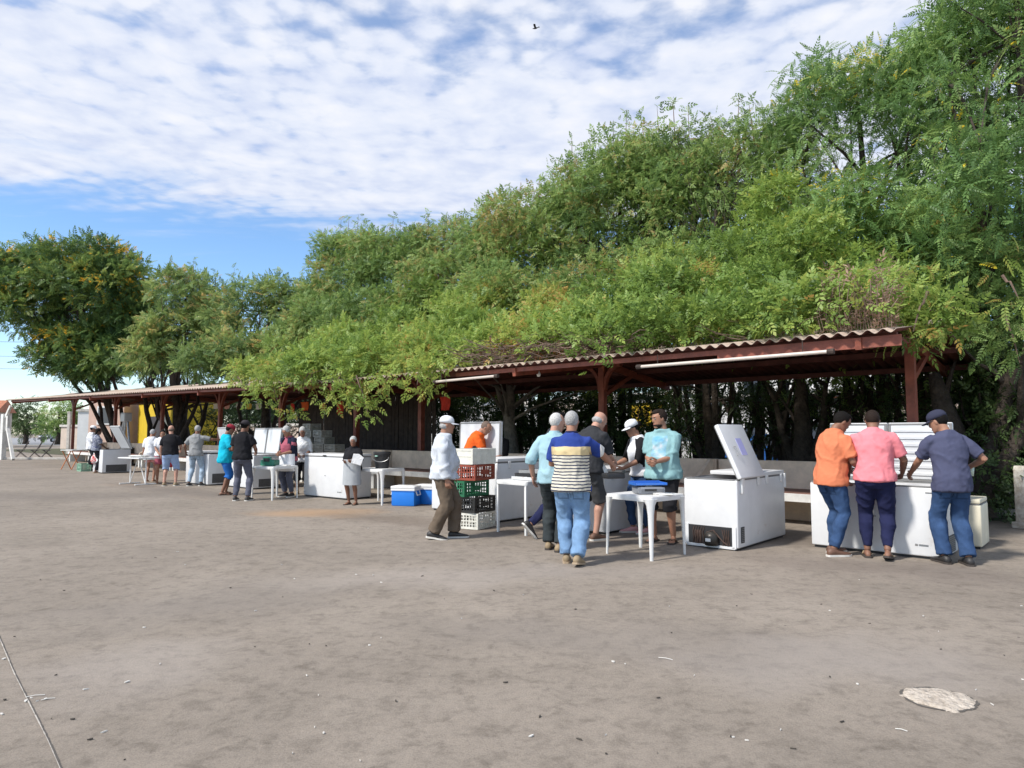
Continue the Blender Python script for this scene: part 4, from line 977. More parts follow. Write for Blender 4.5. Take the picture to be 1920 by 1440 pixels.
    # shoes
    if shoes:
        um, sm_, kind = shoes
        for a_, pt, sx in ((anL, pL, -1), (anR, pR, 1)):
            Mf = Matrix.Rotation(-R(8)*sx, 3, 'Z') @ Matrix.Rotation(-R(pt), 3, 'X'); b = MB(); rg = []
            if kind == 'shoe':
                for y, x_, zc, rz in ((-.082, .012, -.045, .018), (-.072, .034, -.042, .036), (-.04, .041, -.034, .048), (.005, .041, -.030, .052), (.05, .042, -.042, .041), (.10, .049, -.052, .030), (.155, .047, -.058, .024), (.195, .034, -.062, .018), (.212, .012, -.066, .010)):
                    rg.append((a_+Mf @ V((0, y, zc))*s, Mf @ V((x_, 0, 0))*s, Mf @ V((0, 0, rz))*s))
                b.loft(rg, 14); so = b.build('shoe', um, root, smooth=True)
            else:
                b.tube([a_+Mf @ V((-.045, .06, -.055))*s, a_+Mf @ V((-.03, .085, -.034))*s, a_+Mf @ V((0, .12, -.036))*s, a_+Mf @ V((.03, .085, -.034))*s, a_+Mf @ V((.045, .06, -.055))*s], .010*s, 6); so = b.build('sandal', um, root, smooth=True)
            b = MB(); out_ = []
            for y, x_ in ((-.088, .022), (-.07, .040), (-.02, .043), (.04, .043), (.10, .052), (.16, .049), (.20, .034), (.218, .014)): out_.append((x_, y))
            pol = [(x, y) for x, y in out_]+[(-x, y) for x, y in reversed(out_)]
            b.prism([(x*s, y*s) for x, y in pol], a_+Mf @ V((0, 0, -.086))*s, Mf @ V((1, 0, 0)), Mf @ V((0, 1, 0)), Mf @ V((0, 0, .022))*s); b.build('sole', sm_, so)
    return root, dict(hL=hL, hR=hR, s=s, hc=hc, hd=hd, P=P, spine=spine)
def finish_people():
    for o, vx, sm, amp, hb, hf, m_, gl in PENDING:
        md = o.modifiers.new('remesh', 'REMESH'); md.mode = 'VOXEL'; md.voxel_size = vx; md.use_smooth_shade = True
        ms = o.modifiers.new('smooth', 'SMOOTH'); ms.factor = .5; ms.iterations = sm
    bpy.context.view_layer.update(); dg = bpy.context.evaluated_depsgraph_get()
    new = []
    for it in PENDING: new.append(bpy.data.meshes.new_from_object(it[0].evaluated_get(dg)))
    for it, me in zip(PENDING, new):
        o, vx, sm, amp, hb, hf, m_, gl = it
        o.modifiers.clear(); o.data = me; me.materials.clear(); me.materials.append(m_)
        if amp:
            n = len(me.vertices); co = np.empty(n*3, np.float32); me.vertices.foreach_get('co', co); co = co.reshape(-1, 3)
            no = np.empty(n*3, np.float32); me.vertex_normals.foreach_get('vector', no); no = no.reshape(-1, 3)
            sd_ = (hash(o.name) % 97)*.37
            dv = np.array([1.5*(.45-abs(noise.noise(V((c[0]*7+c[2]*3+sd_, c[1]*7-c[2]*2, c[2]*5)))*2))+.8*noise.noise(V((c[0]*4, c[1]*4+sd_, c[2]*3)))+.35*(.4-abs(2*noise.noise(V((c[0]*13-c[2]*8, c[1]*13, c[2]*11+sd_))))) for c in co], np.float32)
            dv = np.clip(dv, -.55, 1.3)+(.45 if 'shirt' in o.name or 'jacket' in o.name else 0); co += no*(dv*amp)[:, None]; me.vertices.foreach_set('co', co.ravel())
        if hb is not None:
            hc, hd, s = hf
            for m2 in (eye_m, white_eye, lip_m): me.materials.append(m2)
            fb = MB()
            for sx in (-1, 1):
                fb.m = 2; fb.ball(hc+hd @ V((sx*.031, .0835, .010))*s, (.014*s, .006*s, .008*s), 8, 6, hd)
                fb.m = 1; fb.ball(hc+hd @ V((sx*.031, .0875, .010))*s, (.006*s, .004*s, .0065*s), 8, 6, hd)
                fb.m = 1; fb.box(hc+hd @ V((sx*.032, .0935, .030))*s, (.028*s, .004*s, .006*s), hd @ Matrix.Rotation(-.08*sx, 3, 'Y'))
            fb.m = 3; fb.ball(hc+hd @ V((0, .0915, -.064))*s, (.021*s, .006*s, .005*s), 8, 6, hd)
            bm = bmesh.new(); bm.from_mesh(me)
            for src in (hb, fb):
                vv = [bm.verts.new(p) for p in src.v]
                for f, mi in zip(src.f, src.mi):
                    try: q = bm.faces.new([vv[i] for i in f]); q.material_index = mi if src is fb else 0; q.smooth = True
                    except ValueError: pass
            bm.to_mesh(me); bm.free()
        me.polygons.foreach_set('use_smooth', [True]*len(me.polygons)); me.update()
# ------------------------------------------------------------------ who stands where
def node_cloth(name, fn):
    m = bpy.data.materials.new('cloth_'+name); m.use_nodes = True; nt = m.node_tree; b = nt.nodes['Principled BSDF']; b.inputs['Roughness'].default_value = .9; b.inputs['Specular IOR Level'].default_value = .15
    tc = nt.nodes.new('ShaderNodeTexCoord'); sp = nt.nodes.new('ShaderNodeSeparateXYZ'); nt.links.new(tc.outputs['Object'], sp.inputs[0])
    fn(nt, b, sp, tc); return m
def striped(nt, b, sp, tc):
    N, L = nt.nodes, nt.links
    def M(op, a, c=None):
        n = N.new('ShaderNodeMath'); n.operation = op
        for i, q in enumerate((a, c)):
            if q is None: continue
            if isinstance(q, (int, float)): n.inputs[i].default_value = q
            else: L.new(q, n.inputs[i])
        return n.outputs[0]
    def mix(f, a, c):
        n = N.new('ShaderNodeMix'); n.data_type = 'RGBA'; L.new(f, n.inputs['Factor'])
        for k, q in (('A', a), ('B', c)):
            if isinstance(q, tuple): n.inputs[k].default_value = (*q, 1)
            else: L.new(q, n.inputs[k])
        return n.outputs['Result']
    z = sp.outputs['Z']; nz = N.new('ShaderNodeTexNoise'); nz.inputs['Scale'].default_value = 9; L.new(tc.outputs['Object'], nz.inputs['Vector'])
    z = M('ADD', z, M('MULTIPLY', M('SUBTRACT', nz.outputs['Fac'], .5), .022))
    st = M('LESS_THAN', M('FRACT', M('DIVIDE', z, .036)), .36)
    c = mix(st, (.62, .58, .48), (.028, .04, .085))
    c = mix(M('GREATER_THAN', z, 1.235), c, (.60, .48, .27)); c = mix(M('GREATER_THAN', z, 1.33), c, (.028, .055, .24))
    ax = M('ABSOLUTE', sp.outputs['X']); c = mix(M('GREATER_THAN', ax, .225), c, (.028, .055, .24)); c = mix(M('GREATER_THAN', ax, .325), c, (.66, .64, .6)); c = mix(M('GREATER_THAN', ax, .365), c, (.03, .03, .05))
    L.new(c, b.inputs['Base Color'])
def printed(nt, b, sp, tc):
    N, L = nt.nodes, nt.links
    def M(op, a, c):
        n = N.new('ShaderNodeMath'); n.operation = op
        for i, q in enumerate((a, c)):
            if isinstance(q, (int, float)): n.inputs[i].default_value = q
            else: L.new(q, n.inputs[i])
        return n.outputs[0]
    nz = N.new('ShaderNodeTexNoise'); nz.inputs['Scale'].default_value = 6; nz.inputs['Detail'].default_value = 3; L.new(tc.outputs['Object'], nz.inputs['Vector'])
    w = M('MULTIPLY', M('SUBTRACT', nz.outputs['Fac'], .5), .10)
    x = M('ADD', sp.outputs['X'], w); z = M('ADD', sp.outputs['Z'], w)
    box = M('MULTIPLY', M('MULTIPLY', M('GREATER_THAN', x, -.11), M('LESS_THAN', x, .09)), M('MULTIPLY', M('MULTIPLY', M('GREATER_THAN', z, 1.16), M('LESS_THAN', z, 1.44)), M('GREATER_THAN', sp.outputs['Y'], .04)))
    r = N.new('ShaderNodeValToRGB'); e = r.color_ramp.elements; e.new(.5)
    for q, (p, c) in zip(e, ((.36, (.15, .36, .52)), (.5, (.27, .45, .52)), (.62, (.52, .54, .57)))): q.position = p; q.color = (*c, 1)
    L.new(nz.outputs['Fac'], r.inputs['Fac'])
    n = N.new('ShaderNodeMix'); n.data_type = 'RGBA'; L.new(box, n.inputs['Factor']); n.inputs['A'].default_value = (.23, .395, .41, 1); L.new(r.outputs['Color'], n.inputs['B']); L.new(n.outputs['Result'], b.inputs['Base Color'])
def speck(c1, c2, sc):
    def fn(nt, b, sp, tc):
        N, L = nt.nodes, nt.links; mp = N.new('ShaderNodeMapping'); mp.inputs['Scale'].default_value = (1, 1, 4); L.new(tc.outputs['Object'], mp.inputs[0])
        n = N.new('ShaderNodeTexNoise'); n.inputs['Scale'].default_value = sc; L.new(mp.outputs[0], n.inputs['Vector'])
        r = N.new('ShaderNodeValToRGB'); r.color_ramp.elements[0].position = .46; r.color_ramp.elements[1].position = .54; r.color_ramp.elements[0].color = (*c1, 1); r.color_ramp.elements[1].color = (*c2, 1)
        L.new(n.outputs['Fac'], r.inputs['Fac']); L.new(r.outputs['Color'], b.inputs['Base Color'])
    return fn
C_ = dict(orange=(.60, .19, .095), pink=(.72, .22, .25), slate=(.066, .072, .125), denim=(.034, .068, .150), denim_l=(.165, .275, .44), denim_p=(.30, .38, .47), navy=(.017, .02, .06), black=(.016, .016, .019), char=(.035, .036, .04), white=(.70, .71, .74), wjack=(.53, .56, .61), khaki=(.125, .095, .07), ltblue=(.30, .46, .52), dkjean=(.035, .042, .045), gshort=(.065, .066, .07), grey=(.26, .265, .27), turq=(.01, .42, .58), blue=(.025, .13, .42), legg=(.10, .105, .14), sky=(.30, .40, .60), cardi=(.02, .022, .045), rose=(.36, .10, .14), gapron=(.37, .39, .41), vorange=(.75, .12, .02), pinksh=(.62, .30, .30), navcap=(.035, .038, .065), red=(.4, .04, .05))
K = {k: cloth(k, v) for k, v in C_.items()}
def jeans(c):
    def fn(nt, b, sp, tc):
        N, L = nt.nodes, nt.links
        def M(op, a, q=None):
            n = N.new('ShaderNodeMath'); n.operation = op
            for i, t in enumerate((a, q)):
                if t is None: continue
                if isinstance(t, (int, float)): n.inputs[i].default_value = t
                else: L.new(t, n.inputs[i])
            return n.outputs[0]
        ax = M('ABSOLUTE', sp.outputs['X']); z = sp.outputs['Z']
        dx = M('ABSOLUTE', M('SUBTRACT', ax, .088)); dz = M('ABSOLUTE', M('SUBTRACT', z, .815))
        dd = M('MAXIMUM', M('DIVIDE', dx, .058), M('DIVIDE', dz, .072)); edge = M('MULTIPLY', M('LESS_THAN', M('ABSOLUTE', M('SUBTRACT', dd, 1.0)), .13), M('LESS_THAN', sp.outputs['Y'], -.01))
        seam = M('MULTIPLY', M('LESS_THAN', ax, .006), M('GREATER_THAN', z, .75)); f = M('MULTIPLY', M('MAXIMUM', edge, seam), .5)
        nz = N.new('ShaderNodeTexNoise'); nz.inputs['Scale'].default_value = 5; nz.inputs['Detail'].default_value = 6; nz.inputs['Roughness'].default_value = .7; L.new(tc.outputs['Object'], nz.inputs['Vector'])
        r = N.new('ShaderNodeValToRGB'); r.color_ramp.elements[0].position = .35; r.color_ramp.elements[1].position = .68; r.color_ramp.elements[0].color = (*[q*.82 for q in c], 1); r.color_ramp.elements[1].color = (*[q*1.3 for q in c], 1); L.new(nz.outputs['Fac'], r.inputs['Fac'])
        mx = N.new('ShaderNodeMix'); mx.data_type = 'RGBA'; L.new(f, mx.inputs['Factor']); L.new(r.outputs['Color'], mx.inputs['A']); mx.inputs['B'].default_value = (*[q*.3 for q in c], 1); L.new(mx.outputs['Result'], b.inputs['Base Color'])
    return fn
for k_ in ('denim', 'denim_l', 'denim_p', 'dkjean'): K[k_] = node_cloth('jeans_'+k_, jeans(C_[k_]))
brownsh = mat('shoe_brown', (.13, .065, .042), .6, var=.2); darksh = mat('shoe_dark', (.025, .023, .023), .55, var=.2); tansh = mat('shoe_tan', (.27, .20, .12), .7, var=.2); pksh = mat('shoe_pink', (.62, .32, .33), .6)
solew = mat('sole_white', (.62, .6, .56), .7); soled = mat('sole_dark', (.05, .04, .035), .8); soleb = mat('sole_tan', (.36, .27, .18), .8); strap = mat('sandal_brown', (.14, .075, .045), .7)
capw = cloth('cap_white', (.74, .74, .76)); capn = K['navcap']; capd = cloth('cap_dark', (.04, .035, .04)); capr = cloth('cap_red', (.28, .03, .045))
people = {}
def add(key, *a, **k): people[key] = person(*a, **k)
add('p18', 'man in orange shirt and blue jeans leaning over the big freezer', 1560, 1040, 1.79, 74, skin='brown', lean=13, hp=34, ht=10, rh=(.20, .33, .97), lh=(-.16, .36, 1.0), lf=(-.10, .10), rf=(.10, -.06), hair=('black', 'full'), belly=.035, girth=1.0,
    top=(K['orange'], -.10, .82, .022, K['orange']), bottom=(K['denim'], 1.95, .014), shoes=(brownsh, solew, 'shoe'), vox=.0085)
add('p19', 'stout man in pink polo and navy jogging trousers seen from behind', 1646, 1048, 1.80, 27, skin='brown', lean=9, hp=36, rh=(.29, .30, .97), lh=(-.28, .26, .90), lf=(-.10, .08), rf=(.10, -.07, 0, 12), hair=('brown', 'short'), girth=1.16, belly=.03,
    top=(K['pink'], -.04, .80, .016, K['pink']), bottom=(K['navy'], 1.9, .016, 'cuff'), shoes=(tansh, soled, 'sandal'), vox=.0085)
add('p20', 'man in navy cap and slate blue tee reaching into the freezer', 1792, 1058, 1.77, 6, skin='tan', lean=13, hp=24, ht=-42, lh=(-.24, .42, .98), rh=(.30, .20, 1.06), lf=(-.09, .05), rf=(.11, -.05), hair=('black', 'short'), cap=(capn, 6), girth=.92,
    top=(K['slate'], -.11, .80, .024), bottom=(K['denim'], 1.98, .018, 'baggy'), shoes=(darksh, soled, 'shoe'), vox=.0085, glasses=True)
add('p17', 'bearded man in printed aqua tee and black shorts standing behind table', 1246, 1016, 1.81, 212, skin='tan', hp=8, ht=40, lean=2, rh=(.07, .30, 1.04), lh=(-.03, .30, 1.05), lf=(-.12, .0), rf=(.13, .02), hair=('brown', 'full'), beard='brown', girth=1.22, belly=.035,
    top=(node_cloth('aqua_print', printed), -.09, .85, .024), bottom=(K['black'], 1.12, .026), shoes=(strap, soled, 'sandal'), vox=.0085, palms=((.4, -.6, .2), (-.4, -.6, .2)))
add('p16', 'woman in white cap, white top and black sleeves handing over goods', 1206, 999, 1.70, 256, fem=True, skin='tan', lean=12, hp=22, rh=(.10, .40, 1.02), lh=(-.12, .36, .98), lf=(-.08, -.05), rf=(.09, .12), hair=('black', 'bun'), cap=(capw,), girth=1.16, belly=.02,
    top=(K['white'], -.06, 0, .012), over=None, bottom=(K['denim'], 1.92, .008), shoes=(pksh, solew, 'shoe'), vox=.009, glasses=True)
add('p14', 'grey haired man in navy and cream striped polo with light jeans', 1072, 1058, 1.745, 14, skin='tan', lean=3, hp=10, rh=(.42, .40, 1.10), lh=(-.14, .34, 1.12), lf=(-.075, .10), rf=(.085, -.10, 0, 10), hair=('grey', 'short'), girth=1.12, belly=.03,
    top=(node_cloth('striped_polo', striped), -.10, .82, .018, K['navy']), bottom=(K['denim_l'], 1.98, .020, 'baggy'), shoes=(tansh, soleb, 'shoe'), vox=.0085)
add('p12', 'grey haired man in light blue shirt and dark jeans', 1039, 1032, 1.75, 22, skin='light', lean=4, hp=12, ht=28, lh=(-.30, .06, .90), rh=(.2, .32, 1.05), lf=(-.09, .06), rf=(.09, -.06), hair=('white', 'short'), girth=1.04,
    top=(K['ltblue'], -.08, 1.15, .022, K['ltblue']), bottom=(K['dkjean'], 1.98, .016, 'baggy'), shoes=(tansh, soled, 'shoe'), vox=.0085, curl=.25)
add('p13', 'dark haired person in charcoal shirt and navy jeans striding behind', 1034, 1006, 1.80, 62, skin='tan', lean=10, hp=14, lf=(-.10, .26), rf=(.08, -.36, .02, 48), lh=(-.12, .35, 1.1), rh=(.2, .3, 1.05), hair=('black', 'full'),
    top=(K['char'], -.06, .8, .018), bottom=(K['navy'], 1.96, .012), shoes=(darksh, solew, 'shoe'))
add('p15', 'bald man in black shirt and grey shorts bending over the freezer', 1099, 1012, 1.86, 48, skin='light', lean=24, hp=34, ht=8, rh=(.10, .46, .98), lh=(-.14, .48, 1.02), lf=(-.12, -.02), rf=(.12, .05), hair=('grey', 'bald'), girth=1.18, belly=.045,
    top=(K['char'], -.06, .9, .022, K['black']), bottom=(K['gshort'], 1.02, .028), shoes=(brownsh, solew, 'shoe'), vox=.009)
add('p9', 'old man in white cap and white jacket walking with khaki trousers', 829, 1010, 1.72, 88, skin='tan', lean=3, hp=6, ht=-6, rh=(.25, .08, .80), lh=(-.23, .10, .82), lf=(-.08, .16), rf=(.08, -.12, 0, 8), hair=('grey', 'bald'), cap=(capw,), girth=1.04, belly=.05,
    top=(K['wjack'], -.07, 1.93, .038, K['wjack']), bottom=(K['khaki'], 1.98, .030, 'baggy'), shoes=(darksh, solew, 'shoe'), vox=.0085)
add('p10', 'balding man in bright orange shirt and dark apron bending behind crates', 880, 957, 1.80, 96, skin='tan', lean=27, hp=42, rh=(.14, .50, .98), lh=(-.14, .5, .98), hair=('stubble', 'short'), top=(K['vorange'], -.06, .8, .02), bottom=(K['black'], 1.9, .015), apron=(K['char'], 1.18, .5, 80), vox=.0105)
add('p11', 'person in black clothes looking down behind the tall white freezer', 936, 944, 1.66, 196, skin='brown', lean=10, hp=40, rh=(.1, .38, 1.0), lh=(-.1, .36, 1.0), hair=('black', 'full'), top=(K['black'], -.06, 1.8, .02), bottom=(K['black'], 1.9, .015), vox=.0105)
add('p8', 'small woman with hair net and grey apron holding white paper', 661, 946, 1.41, 196, fem=True, skin='brown', hp=14, ht=-18, rh=(.10, .26, 1.08), lh=(-.16, .28, 1.10), hair=('net', 'net'), girth=1.1, belly=.02, top=(K['black'], -.04, 1.0, .02), bottom=(K['gapron'], .52, .05, 'skirt'), apron=(K['gapron'], 1.14, .5, 75), shoes=(strap, soled, 'sandal'), vox=.0095, palms=((.3, -.5, .4), (-.3, -.5, .4)))
add('p7', 'woman with hair net, dark cardigan, rose top and white apron', 541, 931, 1.66, 205, fem=True, skin='tan', lean=5, hp=32, rh=(.07, .30, 1.05), lh=(-.05, .30, 1.04), hair=('net', 'net'), girth=1.12, belly=.03, top=(K['rose'], -.05, .5, .012), over=None, bottom=(K['legg'], 1.9, .012), apron=(K['white'], 1.03, .62, 70), shoes=(darksh, solew, 'shoe'), vox=.0105)
add('p7b', 'helper in white top with hair net behind the woman in cardigan', 565, 926, 1.64, 165, fem=True, skin='brown', lean=6, hp=25, lh=(-.1, .3, 1.0), rh=(.1, .3, 1.0), hair=('net', 'net'), top=(K['white'], -.1, 1.2, .03), bottom=(K['black'], 1.3, .03), shoes=(tansh, soleb, 'shoe'), vox=.0115)
add('p6', 'woman in black tee and grey leggings seen from behind with dark cap', 452, 939, 1.76, 0, fem=True, skin='brown', hp=14, ht=20, lean=3, rh=(.20, .26, 1.03), lh=(-.14, .28, 1.05), lf=(-.14, .03), rf=(.14, .0), hair=('black', 'short'), cap=(capd, 180), girth=1.1, top=(K['black'], -.03, .7, .014), bottom=(K['legg'], 1.95, .004), shoes=(darksh, solew, 'shoe'), vox=.0105)
add('p5', 'man in turquoise tee and blue shorts with red and black cap', 419, 928, 1.70, 58, skin='brown', hp=26, lean=5, rh=(.16, .32, 1.05), lh=(-.12, .32, 1.05), lf=(-.09, .06), rf=(.09, -.05), hair=('black', 'short'), cap=(capr,), belly=.03, top=(K['turq'], -.14, .85, .024), bottom=(K['blue'], 1.2, .03), shoes=(strap, soled, 'sandal'), vox=.0105)
add('p4', 'grey haired woman in grey tee and pale jeans reaching sideways', 365, 911, 1.70, 4, fem=True, skin='brown', hp=10, lean=4, rh=(.52, .34, 1.30), lh=(-.36, .12, .95), lf=(-.17, -.02), rf=(.16, .04), hair=('grey', 'short'), top=(K['grey'], -.07, .8, .02), bottom=(K['denim_p'], 1.95, .008), shoes=(darksh, solew, 'shoe'), vox=.0115)
add('p3', 'bald man in black tee and light blue shorts at far freezers', 317, 911, 1.70, -10, skin='light', hp=12, ht=-24, lean=4, lh=(-.27, .10, .86), rh=(.2, .3, 1.0), lf=(-.14, .0), rf=(.16, .03), hair=('stubble', 'bald'), girth=1.12, belly=.03, top=(K['black'], -.04, .8, .02), bottom=(K['sky'], 1.1, .03), shoes=(tansh, solew, 'shoe'), vox=.0115)
add('p2', 'dark haired woman in white tee and rose shorts looking down', 301, 906, 1.60, 150, fem=True, skin='tan', hp=34, lean=8, lh=(-.2, .24, .85), rh=(.1, .3, .95), hair=('black', 'long'), top=(K['white'], -.06, .75, .02), bottom=(K['rose'], .75, .02), shoes=(tansh, soleb, 'sandal'), vox=.012)
add('p2b', 'person in long white tee with bare legs nearest the trestle table', 281, 903, 1.60, -10, fem=True, skin='tan', hp=18, ht=30, hair=('grey', 'short'), top=(K['white'], -.2, .9, .03), bottom=(K['pinksh'], .6, .02), shoes=(tansh, soleb, 'sandal'), vox=.012)
add('p1', 'person in patterned navy top and black trousers at the far end', 179, 887, 1.66, 55, fem=True, skin='dark', hp=14, rh=(.2, .3, .95), lh=(-.28, .05, .82), hair=('black', 'long'), girth=1.1, top=(node_cloth('patterned', speck((.05, .06, .13), (.36, .38, .43), 17)), -.06, 1.0, .02), bottom=(K['black'], 1.9, .012), shoes=(tansh, soleb, 'sandal'), vox=.0125)
add('p1b', 'person in white shirt and white cap behind the patterned top', 169, 883, 1.76, 62, skin='brown', hp=12, rh=(.2, .3, 1.0), lh=(-.16, .3, 1.0), hair=('black', 'short'), cap=(capw,), top=(K['white'], -.1, 1.0, .03), bottom=(K['char'], 1.9, .014), shoes=(darksh, soled, 'shoe'), vox=.0125)
# open dark cardigan / sleeves for the two women
def cardigan(key, m_, slv, x_in):
    r, q = people[key]; s = q['s']; sp = q['spine']
    b = MB(); vs = []; fs = []; cols = 15; rows = 8
    for i in range(rows+1):
        t = -.05+.56*i/rows; c = sp(t); w = .20*s if t < .42 else .20*s*(1-(t-.42)/.20); d_ = .165*s if t < .42 else .165*s*(1-(t-.42)/.2)
        for j in range(cols):
            a = R(90+x_in+(360-2*x_in)*j/(cols-1)); vs.append(c+V((math.cos(a)*w, math.sin(a)*d_, 0)))
    m = len(vs); mid = V((0, 0, 0)); vs += [V((sp(0).x+(p.x-sp(0).x)*1.05, p.y*1.04, p.z)) for p in vs]
    for i in range(rows):
        for j in range(cols-1):
            k = i*cols+j; fs += [(k, k+1, k+cols+1, k+cols), (m+k, m+k+cols, m+k+cols+1, m+k+1)]
        k = i*cols; fs += [(k, k+cols, m+k+cols, m+k), (k+cols-1, m+k+cols-1, m+k+2*cols-1, k+2*cols-1)]
    for j in range(cols-1): fs += [(j, m+j, m+j+1, j+1)]
    b.add(vs, fs)
    g_ = 1.1
    for sx, hw in ((-1, q['hL']), (1, q['hR'])):
        sh = sp(.465)+V((sx*.16*s, 0, 0)); el, hw2 = ik(sh, hw, .285*s, .25*s, (.55*sx, -1, -.25))
        pts = [(sh-V((sx*.05*s, 0, -.01*s)), .062*s), (sh, .075*s), (sh.lerp(el, .5), .066*s), (el, .060*s)]
        if slv > 1: pts.append((el.lerp(hw2, slv-1), .052*s))
        b.tube([p for p, _ in pts], [r_ for _, r_ in pts], 14)
    b.build('cardigan', m_, r, smooth=True)
cardigan('p7', K['cardi'], 1.1, 26); cardigan('p16', K['black'], 1.1, 48)
finish_people()
# ---- carried things
bagm = mat('white_bag', (.70, .70, .70), .45, var=.12, scale=10, bump=.8, bscale=25); bagr = node_cloth('bag_print', speck((.70, .68, .66), (.55, .06, .06), 9))
def bag(loc, w, h, m_, label, cat='bag'):
    b = MB(); rg = []
    for i, (z, k) in enumerate(((-h, .35), (-h*.95, .8), (-h*.7, 1.0), (-h*.4, .85), (-h*.12, .35), (0, .12))):
        rg.append((V((random.uniform(-.01, .01), 0, z)), V((w*k/2, .02, 0)), V((-.01, w*k*.36, 0))))
    b.loft(rg, 16)
    for i, v in enumerate(b.v): n_ = noise.noise(V(v)*14); b.v[i] = (v[0]+.014*n_, v[1]+.014*n_, v[2])
    o = b.build('carrier_bag', m_, smooth=True); o.location = loc; return tag(o, label, cat)
def hand_w(key, side):
    r, q = people[key]; return Matrix.Translation(r.location) @ Matrix.Rotation(r.rotation_euler[2], 4, 'Z') @ q[side]
bag(hand_w('p1', 'hL')+V((0, 0, -.05)), .40, .46, bagr, 'white carrier bag with red print held by the person in patterned top')
bag(hand_w('p1', 'hL')+V((-.22, .1, -.12)), .30, .42, K['black'], 'dark bag hanging beside the white and red carrier bag')
bag(hand_w('p2', 'hL')+V((0, 0, -.04)), .3, .3, K['red'], 'red bag held by the woman in white tee')
bag(hand_w('p15', 'hL')+V((-.05, -.42, -.05)), .17, .18, bagm, 'small white bag between the striped shirt and black shirt men')
p_ = hand_w('p8', 'hL'); b = MB(); b.prism([(-.10, -.09), (.10, -.12), (.13, .05), (.02, .11), (-.09, .10)], (0, 0, 0), (.98, .1, .1), (-.1, .2, .97), (0, .02, 0))
o = b.build('paper_sheet', bagm); o.location = p_+V((.09, -.09, .05)); o.rotation_euler[1] = .25; tag(o, 'large white paper held by the small woman in grey apron', 'paper')
b = MB(); b.lathe([(0, -.05), (.026, -.05), (.034, .05), (0, .05)], n=14); o = b.build('cup', mat('cup_pale', (.5, .6, .5), .4), smooth=True); o.location = hand_w('p20', 'hR')+V((.03, .03, -.06)); tag(o, 'pale cup held by the man in navy cap', 'cup')
b = MB(); b.box((0, 0, 0), (.26, .18, .07), .3, bev=.02); b.box((.05, .02, .05), (.2, .14, .05), -.4, bev=.02); o = b.build('parcel', blk); o.location = W(1150, 892, .93); tag(o, 'dark parcel lying on the freezer between the bald man and the woman in cap', 'parcel')
# ------------------------------------------------------------------ foliage
def leaf_mat(name, stops, trans=.42, rough=.5, k=1.0):
    stops = [(p, tuple(min(.8, q*k*j) for q, j in zip(c, (1.52, 1.42, 1.62)))) for p, c in stops]
    m = bpy.data.materials.new(name); m.use_nodes = True; nt = m.node_tree; N, L = nt.nodes, nt.links; b = N['Principled BSDF']; out = N['Material Output']
    at = N.new('ShaderNodeAttribute'); at.attribute_name = 'tint'
    r = N.new('ShaderNodeValToRGB'); e = r.color_ramp.elements
    while len(e) < len(stops): e.new(.5)
    for q, (p, c) in zip(e, stops): q.position = p; q.color = (*c, 1)
    L.new(at.outputs['Fac'], r.inputs['Fac']); L.new(r.outputs['Color'], b.inputs['Base Color']); b.inputs['Roughness'].default_value = rough; b.inputs['Specular IOR Level'].default_value = .35
    t = N.new('ShaderNodeBsdfTranslucent'); hs = N.new('ShaderNodeHueSaturation'); hs.inputs['Value'].default_value = 1.25; hs.inputs['Hue'].default_value = .485; L.new(r.outputs['Color'], hs.inputs['Color']); L.new(hs.outputs[0], t.inputs['Color'])
    mx = N.new('ShaderNodeMixShader'); mx.inputs[0].default_value = trans; L.new(b.outputs[0], mx.inputs[1]); L.new(t.outputs[0], mx.inputs[2]); L.new(mx.outputs[0], out.inputs['Surface'])
    return m
lm_bright = leaf_mat('leaf_bright', [(0, (.050, .095, .018)), (.35, (.110, .190, .034)), (.65, (.185, .275, .055)), (.9, (.23, .27, .055)), (1, (.28, .20, .05))], k=1.04)
lm_mid = leaf_mat('leaf_mid', [(0, (.040, .078, .022)), (.4, (.092, .160, .040)), (.75, (.150, .225, .062)), (.95, (.16, .185, .055)), (1, (.2, .16, .05))], k=1.25)
lm_green = leaf_mat('leaf_deep', [(0, (.030, .062, .018)), (.45, (.064, .122, .032)), (.8, (.115, .180, .05)), (.96, (.11, .14, .04)), (.985, (.40, .27, .02)), (1, (.40, .27, .02))], k=1.7)
lm_flam = leaf_mat('leaf_flamboyant', [(0, (.022, .052, .016)), (.5, (.055, .105, .026)), (.85, (.115, .165, .036)), (.955, (.11, .14, .03)), (.97, (.40, .27, .02)), (1, (.40, .25, .02))], k=1.35)
lm_olive = leaf_mat('leaf_olive', [(0, (.036, .07, .022)), (.4, (.080, .135, .038)), (.75, (.145, .20, .055)), (.95, (.22, .21, .07)), (1, (.26, .19, .06))], k=1.35)
lm_dry = leaf_mat('leaf_dry', [(0, (.10, .07, .045)), (.5, (.20, .14, .09)), (1, (.30, .22, .14))], .2, .8)
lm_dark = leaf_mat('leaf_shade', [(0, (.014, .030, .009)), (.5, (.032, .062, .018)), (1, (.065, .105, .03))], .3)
bark = mat('bark_dark', (.055, .042, .033), .95, var=.45, scale=6, bump=1., bscale=14, dist=.06)
bark_l = mat('bark_grey', (.19, .17, .145), .95, var=.4, scale=6, bump=1., bscale=14, dist=.05)
twigm = mat('dry_twig', (.17, .115, .09), .95, var=.5, scale=5)
